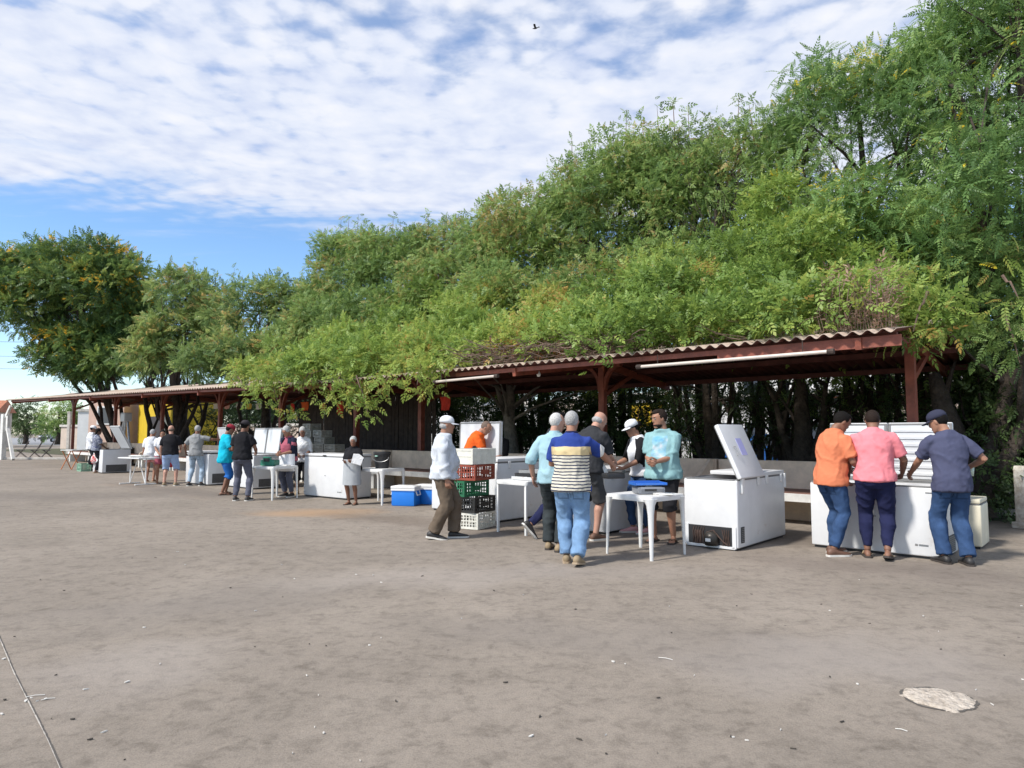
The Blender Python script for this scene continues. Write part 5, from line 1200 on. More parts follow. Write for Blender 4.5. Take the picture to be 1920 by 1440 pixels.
def template(n_pairs, L_, lw, ll, droop=.15, fan=False):
    """a leafy sprig along +X, leaflets as folded quads: (verts K x 4 x 3)"""
    q = []
    for i in range(n_pairs):
        t = (i+.6)/n_pairs; x = L_*t; z = -droop*L_*t*t; s = (1-.45*abs(t-.45)*1.6)
        for sy in (-1, 1):
            a = R(58-22*t); d = np.array((math.cos(a), sy*math.sin(a), -.12)); c = np.array((-math.sin(a)*sy, math.cos(a), 0.)); o = np.array((x, 0, z))
            l, w = ll*s, lw*s
            q.append([o, o+d*l*.45+c*w*.5+np.array((0, 0, .18*w)), o+d*l+np.array((0, 0, -.1*l)), o+d*l*.45-c*w*.5+np.array((0, 0, .18*w))])
    o = np.array((L_, 0, -droop*L_)); d = np.array((1, 0, -.3)); c = np.array((0, 1., 0))
    q.append([o, o+d*ll*.45+c*lw*.5, o+d*ll, o+d*ll*.45-c*lw*.5])
    return np.array(q)
T_FERN = template(6, .24, .034, .074, .32); T_BUSH = template(3, .168, .045, .086); T_BIG = template(4, .42, .10, .22, .25); T_FAR = template(4, .40, .085, .19)
def clear_of_roof(P, base):
    """drops the sprigs that would grow through the roof sheets or hang below them"""
    w = P+np.array(base); dx, dy = w[:, 0]-OX, w[:, 1]-OY; x = CA*dx+SA*dy; y = -SA*dx+CA*dy
    zr = 2.82+.44*np.maximum(0, 1-np.abs(y-YR)/HW)
    return ~((x < 1.9) & (x > -41) & (np.abs(y-YR) < HW+.12) & (w[:, 2] < zr+.06))
def foliage(name, pts, outs, T, m, parent, size=1., tint=None, up=.35, jit=.6, sj=.35, off=None):
    """pts N x 3, outs N x 3 preferred directions"""
    n = len(pts); K = len(T)
    x = outs/np.maximum(np.linalg.norm(outs, axis=1, keepdims=True), 1e-6)+RNG.normal(0, jit, (n, 3))+np.array((0, 0, -.1)); x /= np.linalg.norm(x, axis=1, keepdims=True)
    zz = np.array((0, 0, 1.))*up+outs*.5+RNG.normal(0, .35, (n, 3)); y = np.cross(zz, x); y /= np.maximum(np.linalg.norm(y, axis=1, keepdims=True), 1e-6); z = np.cross(x, y)
    M = np.stack([x, y, z], axis=2); s = size*(1+RNG.uniform(-sj, sj, n))
    v = np.einsum('nij,kvj->nkvi', M, T)*s[:, None, None, None]+pts[:, None, None, :]
    v = v.reshape(-1, 3).astype(np.float32); nf = n*K
    me = bpy.data.meshes.new(name); me.vertices.add(len(v)); me.vertices.foreach_set('co', v.ravel()); me.loops.add(nf*4); me.loops.foreach_set('vertex_index', np.arange(nf*4, dtype=np.int32))
    me.polygons.add(nf); me.polygons.foreach_set('loop_start', np.arange(0, nf*4, 4, dtype=np.int32))
    try: me.polygons.foreach_set('loop_total', np.full(nf, 4, np.int32))
    except Exception: pass
    if tint is None: tint = RNG.uniform(0, 1, n)
    tt = np.clip(tint[:, None]+RNG.normal(0, .09, (n, K)), 0, 1)
    at = me.attributes.new('tint', 'FLOAT', 'POINT'); at.data.foreach_set('value', np.repeat(tt.ravel(), 4).astype(np.float32))
    me.update(calc_edges=True); me.materials.append(m)
    o = bpy.data.objects.new(name, me); COL.objects.link(o); o.parent = parent
    return o
def sample_clumps(cl, per, shell=.45, flat=.85, bias=None):
    """cl: list of (centre, radius, tint): sprigs over the upper/outer part of each clump"""
    P, O, Tn = [], [], []
    for c, r, t in cl:
        n = max(6, int(per*r*r)); d = RNG.normal(0, 1, (n, 3)); d /= np.linalg.norm(d, axis=1, keepdims=True); d[:, 2] = np.where((d[:, 2] < -.3) & (RNG.uniform(0, 1, n) < .6), -d[:, 2], d[:, 2])
        rad = r*(shell+(1-shell)*RNG.uniform(0, 1, n)**.6); p = d*rad[:, None]; p[:, 2] *= flat
        P.append(p+np.array(c)); O.append(d); Tn.append(np.clip(t+RNG.normal(0, .12, n), 0, 1))
    return np.concatenate(P), np.concatenate(O), np.concatenate(Tn)
def crown_clumps(ells, n_each, rmin, rmax, tmean=.5, tsd=.22, lower=-.45):
    cl = []
    for (c, r) in ells:
        for i in range(n_each):
            d = RNG.normal(0, 1, 3); d /= np.linalg.norm(d)
            if d[2] < lower: d[2] = abs(d[2])
            f = RNG.uniform(.45, 1.0)**.6
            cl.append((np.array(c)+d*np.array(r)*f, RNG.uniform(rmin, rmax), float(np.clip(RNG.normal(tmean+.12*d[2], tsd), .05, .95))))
    return cl
def trunk_mesh(name, base, tops, r0, m, parent, forks=True, wob=.25, n=9, targets=(), splits=.5):
    b = MB(); paths = []
    for k, (tp, rt) in enumerate(tops):
        p0 = V(base); p1 = V(tp); pts = []; rad = []
        for i in range(n):
            t = i/(n-1); p = p0.lerp(p1, t); w = wob*math.sin(t*math.pi)
            p += V((noise.noise(V((k*3.1+p0.x, t*2.5, 1)))*w, noise.noise(V((k*5.7, t*2.5+p0.y, 7)))*w, 0)); pts.append(p); rad.append(r0*(1-t)**.8*(1 if k == 0 else .5)+rt+(.35*r0*max(0, 1-t*9)))
        b.tube(pts, rad, 9); paths.append(pts)
    for tg in targets:
        pt_ = paths[random.randrange(len(paths))]; a = pt_[random.randrange(n//2, n)]; c = V(tg); md = a.lerp(c, .5)+V((random.uniform(-.3, .3), random.uniform(-.3, .3), random.uniform(.0, .4)))
        b.tube([a, a.lerp(md, .5)+V((0, 0, .08)), md, md.lerp(c, .6)+V((0, 0, .05)), c], [.03+.14*r0, .024+.09*r0, .024, .016, .008], 6)
    return b.build(name, m, parent, smooth=True)
def tree(label, base, tops, r0, ells, nc, rmin, rmax, per, T, lm, name='tree', size=1., tmean=.5, group=None, bk=None, nlimb=14, lower=-.45, wob=.3, cat='tree'):
    base = V(base); r = empty(name, base, 0, label, cat, group)
    rel = lambda p: np.array(p)-np.array(base)
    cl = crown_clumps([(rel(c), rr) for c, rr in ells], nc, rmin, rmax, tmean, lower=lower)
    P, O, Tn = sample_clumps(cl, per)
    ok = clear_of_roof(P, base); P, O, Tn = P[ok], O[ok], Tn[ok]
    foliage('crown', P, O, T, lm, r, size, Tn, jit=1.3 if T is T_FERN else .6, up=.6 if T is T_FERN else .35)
    tg = [cl[i][0] for i in RNG.choice(len(cl), min(nlimb, len(cl)), False)]
    trunk_mesh('trunk', (0, 0, -.05), [(rel(t), rt) for t, rt in tops], r0, bk or bark, r, targets=tg, wob=wob)
    return r, cl
def zat(px, py, ys):       # height of the pixel on the vertical plane y=ys of the shelter frame
    p = at_s(px, py, ys); return p
# trees in the dense row behind the shelter: (pixel column of the crown, pixel row of its top, depth behind)
row = [(1900, -120, 4.2, 1.9, .35, lm_green, T_FERN, 'deep green tree at the right edge of the thicket, rising out of the picture'), (1770, 30, 6.6, 2.2, .34, lm_green, T_FERN, 'tallest feathery tree with a few yellow leaves at upper right'),
       (1600, 96, 5.6, 2.2, .40, lm_green, T_FERN, 'deep green feathery tree with a round top left of the tallest one'), (1440, 212, 6.2, 2.0, .45, lm_mid, T_FERN, 'thin crowned tree showing sky between bare limbs'),
       (1300, 240, 6.6, 2.0, .45, lm_mid, T_BUSH, 'airy grey green tree with bare twigs poking from its top'), (1160, 258, 6.0, 2.1, .5, lm_mid, T_BUSH, 'grey green tree with ragged top above the middle of the roof'),
       (1010, 335, 5.6, 2.2, .5, lm_mid, T_BUSH, 'round topped tree right of the notch of sky'), (850, 418, 5.8, 2.0, .5, lm_mid, T_BUSH, 'grey green tree just left of the notch of sky'),
       (745, 425, 5.0, 1.9, .5, lm_mid, T_BUSH, 'slender topped tree above the hanging creeper'), (655, 440, 5.0, 1.7, .5, lm_mid, T_BUSH, 'leftmost tree of the dense thicket, thin at its tip')]
all_row = []
for px, py, ys, rad, tm, lm, T, lab in row:
    top = at_s(px, py, ys); q = to_s(top); zt = top.z; zb = 3.0; cx, cy = top.x, top.y
    ells = [((cx, cy, zt-rad*.80), (rad*.92, rad*.85, rad*.66)), ((cx, cy, (zt+zb)/2), (rad*1.05, rad*1.05, (zt-zb)*.42)), (tuple(S(q[0]+.5, q[1]-1.6, zb+1.9)), (rad*.95, rad*.8, 1.5))]
    base = S(q[0]+random.uniform(-.4, .4), q[1]+random.uniform(.2, .8))
    r, cl = tree(lab, base, [((cx, cy, zt-.5), .03), (S(q[0]+1.2, q[1]-.6, zt-2.2), .02), (S(q[0]-1.1, q[1]-.4, zt-2.6), .02)], .12, ells, 24 if px in (1440, 1770, 1300) else 34, .38, .78, 280 if T is T_BUSH else (150 if px in (1440, 1770) else 200), T, lm, 'tree', 1.0, tm, 'trees packed behind the shelter roof', nlimb=30 if px in (1440, 1770, 1300) else 16)
# creeper over the roof: a hillside of leaves from the eave up into the trees
def creeper(name, label, x0, x1, dens, ylo, lm, tmean, hgt):
    r = empty(name, S((x0+x1)/2, YR, 3.0), 0, label, 'creeper', None); cl = []; bs = np.array(S((x0+x1)/2, YR, 3.0))
    n = int((x1-x0)*dens*.78)
    for i in range(n):
        x = RNG.uniform(x0, x1); t = RNG.uniform(0, 1); y = ylo+(5.4-ylo)*t
        h = hgt(x, t); zr = 2.78+.44*max(0, 1-abs(y-YR)/HW)
        h *= .80+.75*noise.noise(V((x*.75, y*.75, 9))); z = zr+.12+h*RNG.uniform(.35, 1.05); rr = RNG.uniform(.28, .72)
        nn = noise.noise(V((x*.55, y*.55, 3)))*.35
        if i % 3 == 0: z = zr+RNG.uniform(.05, .45); x = RNG.uniform(x0, x1)
        cl.append((np.array(S(x, y, z))-bs, rr, float(np.clip(tmean+nn+RNG.normal(0, .13), .05, .97))))
    P, O, Tn = sample_clumps(cl, 520, .6, .8); O = O+np.array((-.25, -.45, .3)); ok = clear_of_roof(P, bs); P, O, Tn = P[ok], O[ok], Tn[ok]
    foliage('foliage', P, O, T_BUSH, lm, r, .95, Tn, jit=.7)
    b = MB()
    for i in range(int((x1-x0)*16)):
        x = RNG.uniform(x0, x1); y = RNG.uniform(ylo, 2.6); z = 2.82+.44*max(0, 1-abs(y-YR)/HW)
        p = V(S(x, y, z))-V(bs); a = RNG.uniform(0, 6.3); pts = []
        for k in range(6): pts.append(p.copy()); a += RNG.normal(0, .5); p = p+V((math.cos(a)*.16, math.sin(a)*.16, RNG.uniform(.0, .11)))
        b.tube(pts, [.008, .008, .007, .006, .005, .003], 4, cap=False)
    b.build('stems', twigm, r)
    return r
hA = lambda x, t: (.25+3.6*t**1.25)*(1.0-.25*max(0, -.0))
creeper('roof_creeper', 'bright green creeper heaped over the near shelter roof', -4.6, 1.3, 32, -1.65, lm_bright, .50, lambda x, t: .22+4.2*t**1.2)
creeper('roof_creeper', 'yellow green creeper with dry brown stems over the middle of the roof', -9.0, -4.6, 32, -1.2, lm_bright, .60, lambda x, t: .10+4.3*t**1.35)
creeper('roof_creeper', 'dense creeper spilling over the eave at the left of the near roof', -14.0, -9.0, 32, -2.1, lm_bright, .55, lambda x, t: .30+4.3*t**1.1)
creeper('roof_creeper', 'pale green creeper over the joint of the two shelters', -16.0, -14.0, 26, -1.9, lm_bright, .50, lambda x, t: .35+2.9*t**1.1)
# hanging sprays below the eave
def spray(px0, py0, px1, py1, n, label, lm=lm_bright, yl=-2.0, rr=.36, T=T_BUSH, tm=.62, size=1.0, per=300):
    a = at_s(px0, py0, yl); c = at_s(px1, py1, yl); r = empty('hanging_branch', a, 0, label, 'branch', 'leafy branches hanging over the roof edge'); cl = []
    for i in range(n):
        t = i/max(1, n-1); p = a.lerp(c, t)-a; cl.append((np.array(p)+RNG.normal(0, .16, 3), rr*RNG.uniform(.6, 1.15)*(1-.35*t), float(np.clip(RNG.normal(tm, .12), .1, .95))))
    P, O, Tn = sample_clumps(cl, per, .2, .8); O = O+np.array(((c-a).x*.3, (c-a).y*.3, -.25)); foliage('foliage', P, O, T, lm, r, size, Tn)
    b = MB(); m = a.lerp(c, .5)+V((0, 0, .12)); 
    b.tube([V((0, 0, .1)), (a.lerp(m, .6)-a), m-a, m.lerp(c, .6)-a, c-a], [.02, .016, .013, .01, .006], 5); b.build('stem', twigm, r)
spray(440, 700, 462, 742, 4, 'short leafy branch over the eave above the man in turquoise'); spray(500, 706, 526, 770, 6, 'leafy branch hanging lowest above the woman in cardigan'); spray(580, 704, 560, 738, 4, 'leafy branch between the two lowest hanging ones')
spray(668, 712, 690, 776, 7, 'big leafy branch hanging in front of the plank wall'); spray(640, 708, 620, 745, 4, 'leafy branch left of the big one before the plank wall'); spray(740, 700, 712, 738, 5, 'leafy branch above the red cloth'); spray(790, 690, 782, 722, 4, 'leafy branch left of the shorter tube lamp'); spray(835, 690, 800, 716, 4, 'leafy tip just left of the exposed roof sheets')
spray(1740, 560, 1712, 622, 7, 'feathery branch drooping over the roof corner', lm_bright, -1.0, .36, T_FERN, .6, .8, 130); spray(1790, 590, 1705, 604, 12, 'leafy heap of creeper over the gable end of the near roof', lm_bright, -.4, .42, T_BUSH, .5, 1.0, 300); spray(1885, 600, 1912, 680, 6, 'feathery branch hanging at the right edge', lm_mid, 2.2, .5, T_FERN, .4, .9, 120); 
spray(1880, 530, 1910, 560, 4, 'pale spiky frond at the right edge', lm_bright, -.3, .3, T_FERN, .75, .9, 90)
# extra foliage right of the roof end
# dry plants and dead stems on the roof edge
r = empty('dry_plant', at_s(1610, 612, -1.6), 0, 'dried orange brown plants standing on the near roof edge', 'dry plant'); bs = np.array(r.location); P = []
for px in np.linspace(1535, 1675, 30):
    h = RNG.uniform(.15, .62) if RNG.uniform() < .8 else .8
    p = np.array(at_s(px+RNG.normal(0, 5), 622-(px-1535)*.06, -1.55+RNG.uniform(-.1, .5)))
    for k in range(int(h/.05)): P.append(p+np.array((RNG.normal(0, .03), RNG.normal(0, .03), k*.055))-bs)
P = np.array(P); foliage('foliage', P, np.tile(np.array((0., -.2, .6)), (len(P), 1))+RNG.normal(0, .4, (len(P), 3)), template(2, .10, .022, .085), lm_dry, r, 1.0)
b = MB()
for px in np.linspace(1540, 1672, 26):
    p = V(at_s(px, 622-(px-1535)*.06, -1.55))-V(bs); b.tube([p, p+V((RNG.normal(0, .04), 0, .25)), p+V((RNG.normal(0, .1), 0, RNG.uniform(.35, .65)))], .006, 4)
b.build('stems', twigm, r)
r = empty('dead_vine', at_s(1000, 672, -1.2), 0, 'tangle of dead brown vine stems on the roof left of the middle', 'dead vine'); bs = V(r.location); b = MB()
for i in range(420):
    px = RNG.uniform(868, 1170); p = V(at_s(px, 690-(px-868)*.088-RNG.uniform(0, 34), -1.9+RNG.uniform(0, 1.3)))-bs; a = RNG.uniform(0, 6.3); pts = []
    for k in range(6): pts.append(p.copy()); a += RNG.normal(0, .6); p = p+V((math.cos(a)*.13, math.sin(a)*.13, RNG.uniform(-.05, .075)))
    b.tube(pts, [.007]*5+[.003], 4, cap=False)
b.build('stems', twigm, r)
P = np.array([np.array(at_s(RNG.uniform(900, 1160), RNG.uniform(640, 672), -1.2)) for i in range(160)])-np.array(bs)
foliage('foliage', P, RNG.normal(0, 1, P.shape), T_BUSH, leaf_mat('leaf_rusty', [(0, (.22, .07, .03)), (1, (.34, .20, .07))]), r, .7)
# bare twigs poking out at the top
r = empty('bare_tree', S(-3.8, 5.0), 0, 'bare thin limbed tree rising above the thicket top', 'tree'); bs = V(r.location); b = MB()
b.tube([(0, 0, 0), (.05, .1, 3), (.1, .0, 6), (0.15, 0, 7.2)], [.10, .08, .06, .04], 7)
def twig(p, d, l, rad, lev):
    pts = [p]; q = p.copy(); dd = d.copy()
    for k in range(4): dd = (dd+V((RNG.normal(0, .13), RNG.normal(0, .13), .06))).normalized(); q = q+dd*l/4; pts.append(q.copy())
    b.tube(pts, [rad*(1-.18*k) for k in range(5)], 5, cap=False)
    if lev > 0:
        for k in range(3): twig(pts[RNG.integers(2, 5)], (dd+V((RNG.normal(0, .55), RNG.normal(0, .55), RNG.normal(.1, .3)))).normalized(), l*.62, rad*.55, lev-1)
for k in range(9):
    twig(V((.1, 0, 4.6+.28*k)), V((RNG.normal(0, .5), RNG.normal(0, .5), .9)).normalized(), 1.9, .022, 2)
b.build('trunk', bark, r)
# big dark trunks right of the shelter and behind it
def trunk_only(label, base, tops, r0, name='tree', cl_ells=None, per=70, lm=lm_dark, T=T_FERN, bk=None, nc=12, rmin=.4, rmax=.7, wob=.3, nl=8, tm=.4, group='trees seen under the shelter roof', size=1.0):
    return tree(label, base, tops, r0, cl_ells, nc, rmin, rmax, per, T, lm, name, size, tm, group, bk, nl, wob=wob)
p = at_s(1822, 905, 3.2); p.z = 0
b1 = at_s(1750, 700, 3.4); b2 = at_s(1905, 690, 3.2); b3 = at_s(1880, 790, 3.0)
trunk_only('thick dark forked trunk right of the shelter', p, [(b1, .10), (b2, .10), (at_s(1925, 780, 3.), .08)], .24, cl_ells=[(tuple(at_s(1880, 650, 3.2)), (1.3, 1.3, .8)), (tuple(at_s(1950, 640, 3.2)), (1.2, 1.2, 1.0)), (tuple(at_s(1830, 720, 4.)), (.8, .8, .5))], lm=lm_mid, wob=.2)
for px, ys, rr, lab, pt in ((1506, 5.2, .19, 'straight dark trunk seen between the freezers and the man in orange', (1500, 700)), (1340, 5.6, .13, 'leaning dark trunk behind the tilted freezer lid', (1320, 700)), (1425, 7.5, .07, 'thin trunk right of the tilted freezer lid', (1430, 700)), (1385, 8.2, .06, 'thin pale trunk above the tilted freezer lid', (1372, 690)), (1600, 6.0, .15, 'dark trunk above the head of the man in pink', (1585, 690)), (1735, 5.4, .17, 'dark curved trunk right of the red post', (1720, 690))):
    p = at_s(px, 860, ys); p.z = 0; t = at_s(pt[0], pt[1], ys); t2 = at_s(pt[0]+60, pt[1]-10, ys-.2); t3 = at_s(pt[0]-70, pt[1]-5, ys+.3)
    trunk_only(lab, p, [(t, rr*.5), (t2, .03), (t3, .03)], rr, cl_ells=[(tuple(t+V((0, 0, .3))), (1.5, 1.5, .7)), (tuple(at_s(px+40, 775, ys+.8)), (.8, .8, .55))], nc=8, per=60, lm=lm_dark)
p = at_s(962, 862, 3.4); p.z = 0
trunk_only('pale grey trunk with spreading roots behind the person in black', p, [(at_s(955, 720, 3.4), .10), (at_s(930, 700, 3.2), .05)], .16, cl_ells=[(tuple(at_s(950, 705, 3.4)), (2.0, 1.2, .5)), (tuple(at_s(1080, 720, 4.4)), (1.6, 1.2, .7))], bk=bark_l, nc=16, per=80)
p = at_s(345, 840, 4.0); p.z = 0
trunk_only('dark tree trunk in front of the yellow kiosk', p, [(at_s(345, 735, 4.0), .15), (at_s(395, 735, 4.2), .06), (at_s(300, 738, 4.), .05)], .26, cl_ells=[(tuple(at_s(345, 735, 4.5)), (2.6, 1.5, .7)), (tuple(at_s(430, 770, 5.0)), (1.2, 1.0, .9))], nc=14, per=60)
# understorey shrubs behind the shelter
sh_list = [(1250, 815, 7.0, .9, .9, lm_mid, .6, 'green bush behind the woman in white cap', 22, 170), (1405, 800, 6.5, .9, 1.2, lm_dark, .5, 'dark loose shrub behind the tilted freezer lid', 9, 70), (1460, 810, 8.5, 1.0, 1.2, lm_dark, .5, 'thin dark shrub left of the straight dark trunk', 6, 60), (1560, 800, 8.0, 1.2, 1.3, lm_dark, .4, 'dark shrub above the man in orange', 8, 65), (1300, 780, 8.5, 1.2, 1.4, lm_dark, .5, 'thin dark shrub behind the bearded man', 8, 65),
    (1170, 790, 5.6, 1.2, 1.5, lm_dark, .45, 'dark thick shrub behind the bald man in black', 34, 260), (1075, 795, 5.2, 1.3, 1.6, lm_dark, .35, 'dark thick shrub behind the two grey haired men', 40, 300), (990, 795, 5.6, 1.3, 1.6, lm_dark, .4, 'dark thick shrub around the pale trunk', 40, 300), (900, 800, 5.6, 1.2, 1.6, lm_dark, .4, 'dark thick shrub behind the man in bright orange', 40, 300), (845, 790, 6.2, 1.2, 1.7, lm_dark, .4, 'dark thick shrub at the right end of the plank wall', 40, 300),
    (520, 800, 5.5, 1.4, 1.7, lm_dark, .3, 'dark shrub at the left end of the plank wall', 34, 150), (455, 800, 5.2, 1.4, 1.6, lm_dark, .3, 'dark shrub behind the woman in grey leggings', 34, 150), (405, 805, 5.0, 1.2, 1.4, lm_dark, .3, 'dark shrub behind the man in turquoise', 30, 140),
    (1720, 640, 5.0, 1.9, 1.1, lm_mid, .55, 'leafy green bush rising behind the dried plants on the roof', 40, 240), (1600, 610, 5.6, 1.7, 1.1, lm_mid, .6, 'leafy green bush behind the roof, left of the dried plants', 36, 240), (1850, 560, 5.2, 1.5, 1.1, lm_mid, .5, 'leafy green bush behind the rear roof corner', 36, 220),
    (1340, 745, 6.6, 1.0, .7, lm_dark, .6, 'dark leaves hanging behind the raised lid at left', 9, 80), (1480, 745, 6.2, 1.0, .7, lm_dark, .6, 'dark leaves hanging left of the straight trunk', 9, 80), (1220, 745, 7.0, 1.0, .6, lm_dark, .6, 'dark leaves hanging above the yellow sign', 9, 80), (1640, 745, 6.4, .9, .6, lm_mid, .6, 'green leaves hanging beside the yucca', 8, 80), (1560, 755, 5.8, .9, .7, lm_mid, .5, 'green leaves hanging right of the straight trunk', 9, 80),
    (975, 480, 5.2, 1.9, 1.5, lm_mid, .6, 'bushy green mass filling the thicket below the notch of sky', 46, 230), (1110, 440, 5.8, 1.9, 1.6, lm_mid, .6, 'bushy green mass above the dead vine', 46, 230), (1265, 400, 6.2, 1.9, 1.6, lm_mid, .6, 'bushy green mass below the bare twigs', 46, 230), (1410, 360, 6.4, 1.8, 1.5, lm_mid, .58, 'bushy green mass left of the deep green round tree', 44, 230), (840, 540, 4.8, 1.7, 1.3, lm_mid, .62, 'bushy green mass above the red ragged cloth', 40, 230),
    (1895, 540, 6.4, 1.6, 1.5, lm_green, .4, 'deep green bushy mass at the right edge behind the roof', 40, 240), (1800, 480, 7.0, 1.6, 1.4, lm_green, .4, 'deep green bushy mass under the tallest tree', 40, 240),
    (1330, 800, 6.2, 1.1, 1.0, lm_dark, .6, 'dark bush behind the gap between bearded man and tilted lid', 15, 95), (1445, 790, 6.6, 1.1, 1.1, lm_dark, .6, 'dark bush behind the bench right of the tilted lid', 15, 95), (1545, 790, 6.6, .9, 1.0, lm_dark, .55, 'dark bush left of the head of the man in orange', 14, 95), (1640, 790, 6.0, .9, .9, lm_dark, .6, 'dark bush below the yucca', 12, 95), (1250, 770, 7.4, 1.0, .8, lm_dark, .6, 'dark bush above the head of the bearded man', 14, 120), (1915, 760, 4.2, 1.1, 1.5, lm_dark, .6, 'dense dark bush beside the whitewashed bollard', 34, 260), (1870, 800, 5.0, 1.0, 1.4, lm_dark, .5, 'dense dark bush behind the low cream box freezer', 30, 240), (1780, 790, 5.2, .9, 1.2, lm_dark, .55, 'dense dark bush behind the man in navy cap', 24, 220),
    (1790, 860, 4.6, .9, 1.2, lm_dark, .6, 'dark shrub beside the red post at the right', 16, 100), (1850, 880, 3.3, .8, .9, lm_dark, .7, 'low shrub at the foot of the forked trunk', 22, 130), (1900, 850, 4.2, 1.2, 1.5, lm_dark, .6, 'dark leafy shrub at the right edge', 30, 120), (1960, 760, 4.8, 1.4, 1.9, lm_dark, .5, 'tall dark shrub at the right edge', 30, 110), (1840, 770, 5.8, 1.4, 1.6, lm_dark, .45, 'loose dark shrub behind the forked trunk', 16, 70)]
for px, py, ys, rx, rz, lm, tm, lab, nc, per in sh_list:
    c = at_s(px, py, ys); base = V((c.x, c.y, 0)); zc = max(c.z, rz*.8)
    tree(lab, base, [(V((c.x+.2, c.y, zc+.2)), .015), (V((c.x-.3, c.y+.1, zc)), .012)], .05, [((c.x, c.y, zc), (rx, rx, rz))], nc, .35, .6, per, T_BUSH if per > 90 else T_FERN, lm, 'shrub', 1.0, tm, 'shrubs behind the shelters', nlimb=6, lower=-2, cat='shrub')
# yucca like palm behind the pink man
c = at_s(1668, 815, 7.0); r = empty('yucca', V((c.x, c.y, 0)), 0, 'spiky yucca between the dark trunks left of the red post', 'yucca'); b = MB(); b.tube([(0, 0, 0), (.05, 0, 1.0), (0, .05, 1.7), (0, 0, 2.3)], [.14, .12, .11, .10], 8); b.build('trunk', bark_l, r)
n = 110; d = RNG.normal(0, 1, (n, 3)); d[:, 2] = np.abs(d[:, 2])*.8-.35; d /= np.linalg.norm(d, axis=1, keepdims=True)
TY = np.array([[(0, 0, 0), (.4, .03, .02), (.95, 0, -.15), (.4, -.03, .02)]]); P = np.array((0, 0, 2.2))+RNG.normal(0, .12, (n, 3))*np.array((.4, .4, 2)); foliage('crown', P, d, TY, lm_olive, r, .95, jit=.1)
# ------------------------------------------------------------------ trees at left and middle
def px_tree(label, px0, px1, pyt, pyb, dist, lm, T, tm, trunk_px, trunk_py, r0, ells, nc, rmin, rmax, per, size, group=None, nl=26, lower=-.5):
    E = [(tuple(D(x, y, dist+dz)), (rx*dist/F, ry*dist/F, rz*dist/F)) for x, y, dz, rx, ry, rz in ells]
    p = D(trunk_px, trunk_py, dist); base = V((p.x, p.y, 0)); top = D((px0+px1)/2, pyt+(pyb-pyt)*.35, dist)
    tops = [(top, .05)]+[(V(e[0])+V((0, 0, -.3)), .03) for e in E[:5]]
    return tree(label, base, tops, r0, E, nc, rmin, rmax, per, T, lm, 'tree', size, tm, group, None, nl, lower=lower, wob=.8)
px_tree('broad dark green flamboyant tree with yellow flowers at far left', -10, 290, 440, 710, 36, lm_flam, T_FAR, .42, 236, 715, .17, [(140, 560, 0, 118, 100, 80), (60, 570, 0, 70, 70, 55), (225, 560, 0, 62, 70, 85), (150, 505, 0, 105, 90, 42), (120, 660, 0, 55, 50, 40), (200, 655, 0, 60, 60, 45), (20, 530, .5, 40, 40, 45), (255, 610, 0, 40, 40, 45), (235, 680, 0, 50, 45, 30), (165, 690, 0, 40, 40, 22)], 40, .5, .9, 120, .85, lower=-.8)
px_tree('olive green tree with thin wispy top between the flamboyant and the thicket', 260, 420, 500, 715, 31, lm_olive, T_FAR, .45, 330, 730, .16, [(340, 640, 0, 78, 60, 62), (350, 565, 0, 68, 60, 55), (300, 670, -.5, 45, 40, 40), (395, 620, 0, 50, 50, 70)], 26, .45, .75, 130, .72)
px_tree('pale airy tree with wispy top left of the thicket', 390, 620, 510, 710, 29, lm_olive, T_FAR, .5, 500, 730, .16, [(470, 600, 0, 75, 60, 75), (545, 585, 0, 65, 60, 65), (440, 680, -2, 55, 50, 45), (560, 660, -2, 60, 50, 55), (600, 600, -1, 40, 40, 70), (500, 685, -2, 85, 50, 36), (400, 690, -2, 60, 40, 30)], 26, .42, .7, 130, .66)
px_tree('dark green low tree under the flamboyant beside the roof', 240, 340, 650, 715, 33, lm_flam, T_FAR, .5, 280, 735, .1, [(285, 690, 0, 55, 45, 28)], 24, .4, .7, 120, .75)
# wispy shoots on top of the middle trees and the thicket edge
def wisps(label, pts, dist_y, lm, hmin, hmax, plane=None, T=T_FAR, size=.5):
    a = pts[0]; p0 = D(a[0], a[1], dist_y) if plane is None else at_s(a[0], a[1], plane); r = empty('young_tree', p0, 0, label, 'tree', 'thin shoots above the trees'); b = MB(); P = []; O = []; feet = []
    for (px, py) in sorted(pts):
        p = (D(px, py, dist_y) if plane is None else at_s(px, py, plane))-p0; h = RNG.uniform(hmin, hmax); lean = V((RNG.normal(0, .12), RNG.normal(0, .12), 1)); q0 = p-lean*h*1.6; feet.append(q0)
        b.tube([q0, p-lean*h*.5, p], [.018, .011, .004], 5, cap=False)
        for k in range(16):
            t = RNG.uniform(-.15, 1.)**1 ; w = p-lean*h*max(t, 0); P.append(np.array(w)+RNG.normal(0, .06+.10*max(t, 0), 3)); O.append((RNG.normal(), RNG.normal(), .4))
    b.tube([feet[0]]+[q+V((0, 0, -.02)) for q in feet]+[feet[-1]], .03, 5); b.build('trunk', twigm, r); foliage('crown', np.array(P), np.array(O), T, lm, r, size, np.clip(RNG.normal(.45, .2, len(P)), 0, 1))
wisps('thin wispy shoots above the olive tree', [(318, 492), (338, 505), (363, 489), (376, 508), (300, 530), (405, 512)], 31, lm_olive, .8, 1.6)
wisps('thin wispy shoots above the pale airy tree', [(440, 503), (455, 515), (478, 520), (525, 508), (545, 520), (565, 516), (590, 530), (500, 535)], 29, lm_olive, .8, 1.5)
wisps('slender shoots at the left tip of the thicket', [(640, 412), (655, 405), (672, 402), (682, 414), (628, 450), (694, 425)], 0, lm_mid, .7, 1.5, 5.0, T_BUSH, 1.0)
